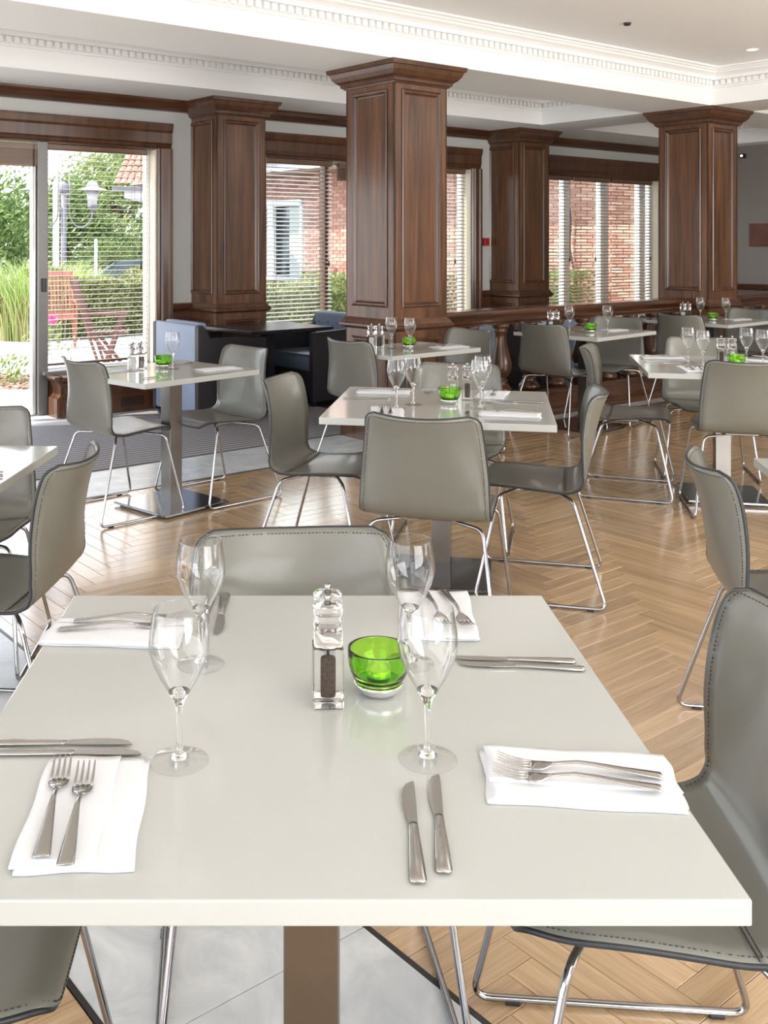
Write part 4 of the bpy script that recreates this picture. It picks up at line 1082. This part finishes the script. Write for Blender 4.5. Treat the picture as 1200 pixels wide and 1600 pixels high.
# mulch patch with chips near the door
mc = MB(); rnd = random.Random(9)
for k in range(1500):
    x = rnd.uniform(-4.6, -2.2); y = rnd.uniform(9.9, 11.0); a = rnd.uniform(0, PI); R = Matrix.Translation((x, y, -.015+rnd.uniform(0, .02))) @ Matrix.Rotation(a, 4, 'Z') @ Matrix.Rotation(rnd.uniform(-.4, .4), 4, 'X')
    mc.box(-.025, .025, -.010, .010, -.004, .004, R)
tag(mc.build('mulch_chips', M['mulch'], None, fix=False), 'bed of reddish wood chips outside the open door', 'mulch', None, 'stuff')
# garden chairs
def garden_chair(label, x, y, deg, mat):
    r = thing('garden_chair', label, 'garden chair', (x, y, -.03), math.radians(deg-90)); m = M[mat]
    R = Matrix.Translation((0, -.17, .40)) @ Matrix.Rotation(math.radians(18), 4, 'X')
    for k in range(9):
        x0 = -.215+k*.05; MB().box(x0, x0+.028, -.008, .008, .06, .60, R).build('back_slat', m, r)
    MB().box(-.24, .235, -.014, .014, .60, .67, R).build('back_rail', m, r); MB().box(-.24, .235, -.014, .014, .02, .07, R).build('back_rail', m, r)
    for s in (-1, 1): MB().box(s*.245-.015, s*.245+.015, -.016, .016, -.40, .67, R).build('back_post', m, r)
    for k in range(8):
        y0 = -.16+k*.055; MB().box(-.23, .23, y0, y0+.038, .40, .418).build('seat_slat', m, r)
    for s in (-1, 1):
        MB().box(s*.26-.03, s*.26+.03, -.25, .28, .62, .64).build('armrest', m, r)
        MB().box(-.015, .015, -.02, .02, -.33, .33, Matrix.Translation((s*.245, .10, .315)) @ Matrix.Rotation(math.radians(-18), 4, 'X')).build('leg', m, r)
        MB().box(-.015, .015, -.02, .02, -.26, .26, Matrix.Translation((s*.225, .0, .22)) @ Matrix.Rotation(math.radians(38), 4, 'X')).build('brace', m, r)
    return r
garden_chair('red slatted wooden garden chair by the hedge just right of the door post', -3.32, 14.0, -70, 'teak')
garden_chair('dark wooden garden chair leaning back, seen side-on through the blind', -2.25, 11.9, 5, 'darkteak')
gt = thing('garden_table', 'wooden garden table edge cut by the left picture edge outside', 'garden table', (-4.33, 13.0, -.03))
for k in range(9): MB().box(-.45+k*.1, -.36+k*.1, -.4, .4, .70, .72).build('table_slat', M['darkteak'], gt)
MB().box(-.42, .42, -.36, -.32, .64, .70).box(-.42, .42, .32, .36, .64, .70).build('apron', M['darkteak'], gt)
for sx in (-.38, .38):
    for sy in (-.33, .33): MB().box(sx-.025, sx+.025, sy-.025, sy+.025, 0, .70).build('leg', M['darkteak'], gt)
# lamp post
lp = thing('lamp_post', 'grey double-armed garden lamp post with hooded lanterns', 'lamp post', (-4.15, 18.0, -.45))
MB().tube([(0, 0, 0), (0, 0, 2.84)], .05, 10).lathe([(0, 2.96), (.03, 2.94), (.08, 2.88), (.08, 2.76), (.05, 2.74)], 12).build('post', M['lampgrey'], lp)
for s in (-1, 1):
    pts = [(s*.10, 0, 3.12), (s*.10, 0, 2.6)]+[(s*(.305-.205*math.cos(t)), 0, 2.42-.28*math.sin(t)) for t in [PI*k/12 for k in range(0, 13)]]
    MB().tube(pts, .014, 7).build('arm', M['lampgrey'], lp)
    X = Matrix.Translation((s*.51, 0, .42))
    MB().lathe([(0, 1.99), (.02, 1.99), (.09, 2.09), (.09, 2.11), (0, 2.11)], 14, X).build('lantern_base', M['lampgrey'], lp)
    MB().lathe([(0, 2.11), (.08, 2.11), (.11, 2.37), (0, 2.37)], 14, X).build('lantern_glass', M['opal'], lp)
    MB().lathe([(.27, 2.375), (.23, 2.395), (.12, 2.43), (.07, 2.53), (0, 2.55), (0, 2.38)], 20, X).build('hood', M['lamphat'], lp)
fp = thing('flag_pole', 'plain white pole left of the lamp post', 'pole', (-4.88, 20.5, -.5))
MB().tube([(0, 0, 0), (0, 0, 3.15)], .062, 12).build('shaft', M['polewhite'], fp); MB().lathe([(0, 0), (.15, 0), (.15, .05), (.07, .09), (0, .09)], 14).build('foot', M['polewhite'], fp)
bp = thing('bollard_light', 'thin white signpost below the right lantern', 'post', (-5.05, 25.4, -.5)); MB().tube([(0, 0, 0), (0, 0, 2.0)], .04, 8).build('shaft', M['polewhite'], bp); MB().lathe([(0, 0), (.1, 0), (.1, .04), (0, .04)], 10).build('foot', M['polewhite'], bp)
# cars
def car(label, x, y, deg, mat):
    r = thing('parked_car', label, 'car', (x, y, -.42), math.radians(deg))
    body = [(-2.1, .35), (-2.12, .62), (-1.95, .80), (-1.2, .88), (1.15, .90), (1.75, .82), (2.08, .66), (2.12, .40), (2.0, .30), (-2.0, .28)]
    MB().extr(body, 'y', -.85, .85).build('body', M[mat], r)
    cabn = [(-1.75, .86), (-1.25, 1.32), (-.9, 1.42), (.25, 1.43), (.60, 1.36), (1.25, .89)]
    MB().extr([(p*.98, z-.01) for p, z in cabn], 'y', -.74, .74).build('glazing', M['carglass'], r)
    MB().extr([(-1.20, 1.36), (-.9, 1.44), (.25, 1.45), (.58, 1.385), (.50, 1.36), (-.9, 1.38)], 'y', -.72, .72).build('roof', M[mat], r)
    pil = MB()
    for s in (-.75, .75):
        for a, b in (((-1.75, .88), (-1.22, 1.38)), ((-.35, .88), (-.35, 1.42)), ((1.25, .89), (.58, 1.38))): pil.tube([(a[0], s, a[1]), (b[0], s*.97, b[1])], .03, 6)
    pil.build('pillars', M[mat], r)
    for wx in (-1.3, 1.3):
        for s in (-.80, .80): MB().lathe([(0, -.1), (.3, -.1), (.32, -.08), (.32, .08), (.3, .1), (0, .1)], 20, Matrix.Translation((wx, s, .32)) @ Matrix.Rotation(PI/2, 4, 'X')).build('wheel', M['tyre'], r)
    for s in (-.6, .6): MB().bbox(1.95, 2.11, s-.14, s+.14, .56, .68, .02, 2).build('headlamp', M['opal'], r)
    return r
car('silver car parked beyond the hedge', -2.35, 20.9, 183, 'carpaint'); car('dark blue car parked behind the silver one', -3.5, 23.4, 180, 'carpaint2')
# tiled canopy roof seen top right of left window
cn_ = thing('tiled_porch_roof', 'corner of a clay-tiled roof with painted boards beyond the left window', 'roof', (-2.75, 19.5, 2.25))
MB().box(-.48, 1.6, -.6, 3.2, .0, .16).build('fascia', M['soffit'], cn_)
for k in range(18):
    R = Matrix.Translation((-.62+k*.12, -.72, .24)) @ Matrix.Rotation(math.radians(24), 4, 'X')
    for j in range(7):
        MB().add([(.06*math.cos(t), j*.32+yy, .035*math.sin(t)+(0 if yy == 0 else -.02)+j*.004) for yy in (0, .36) for t in [PI*q/6 for q in range(7)]], [(q, q+1, q+8, q+7) for q in range(6)], True, R).build('roof_tile', M['tile'], cn_, fix=False)
MB().box(-.7, 1.5, -.68, -.60, .12, .2).build('gutter', M['lampgrey'], cn_)
# brick wing: wall facing -a at a=8.5
bw = thing('brick_wing', 'red brick wing of the building with white window, seen through the blinds', 'building', W(8.5, 2.62, -.4), ANG)
MB().box(.024, .3, .0, 9.55, 0, 3.9).box(.024, .3, 12.4, 15.5, 0, 3.9).box(.024, .3, 9.5, 12.5, 2.70, 3.9).box(.024, .3, 9.5, 12.5, 0, 1.0).build('wall_core', M['mortar'], bw)
br = MB().box(0, .03, .004, .211, .004, .069).mesh('brick', M['brick'], False)
inner = lambda y, z: .55 < y < 3.5 and .85 < z < 2.75
allb = []
r_ = 0; z = 0
while z < 3.45:
    y = -.11 if r_ % 2 else 0
    while y < 15.3:
        if not (9.28 < y < 12.4 and .90 < z < 2.75): allb.append((y, z))
        y += .225
    z += .075; r_ += 1
sel = [b for b in allb if .4 < b[0] < 3.3 and .95 < b[1] < 2.9]; sel = sel[:300]; ss = set(sel); rest = MB()
for y, z in allb:
    if (y, z) in ss: o = link('brick', br, bw); o.location = (0, y, z)
    else: rest.box(0, .03, y+.004, y+.211, z+.004, z+.069)
sstuff(rest.build('brickwork', M['brick'], bw, fix=False))
wf = MB(); 
for y0, y1, z0, z1 in ((9.5, 12.5, .95, 1.05), (9.5, 12.5, 2.63, 2.77), (9.5, 9.58, .95, 2.77), (12.38, 12.5, .95, 2.77), (10.55, 10.8, .95, 2.77)): wf.box(-.02, .06, y0, y1, z0, z1)
wf.build('window', M['upvc'], bw); MB().box(.16, .17, 9.55, 12.4, 1.0, 2.7).build('pane', M['carglass'], bw); MB().box(.10, .12, 9.6, 10.1, 1.05, 2.63).build('curtain', plain('pale_curtain', (.55, .62, .60), .8), bw)
MB().box(-.95, .3, -.2, 15.6, 3.32, 3.50).build('eaves', M['soffit'], bw); MB().box(-.90, .3, -.1, 15.5, 3.27, 3.325).build('eaves_board', M['timber'], bw)
MB().extr([(-1.05, 3.50), (2.5, 5.2), (2.5, 3.50)], 'y', -.3, 15.7).build('roof', M['tile'], bw)
hs = thing('garden_hose', 'dark hose hanging in a wavy line down the brick wall', 'hose', W(8.42, 4.4, 0), ANG)
MB().tube(catmull([(0, .55, 2.7), (.0, .60, 2.3), (.0, .50, 1.8), (0, .52, 1.35), (0, .42, .9), (0, .35, .5), (0, .3, 0)], 5), .018, 7).build('tube', M['hose'], hs)
bpy.context.view_layer.update()
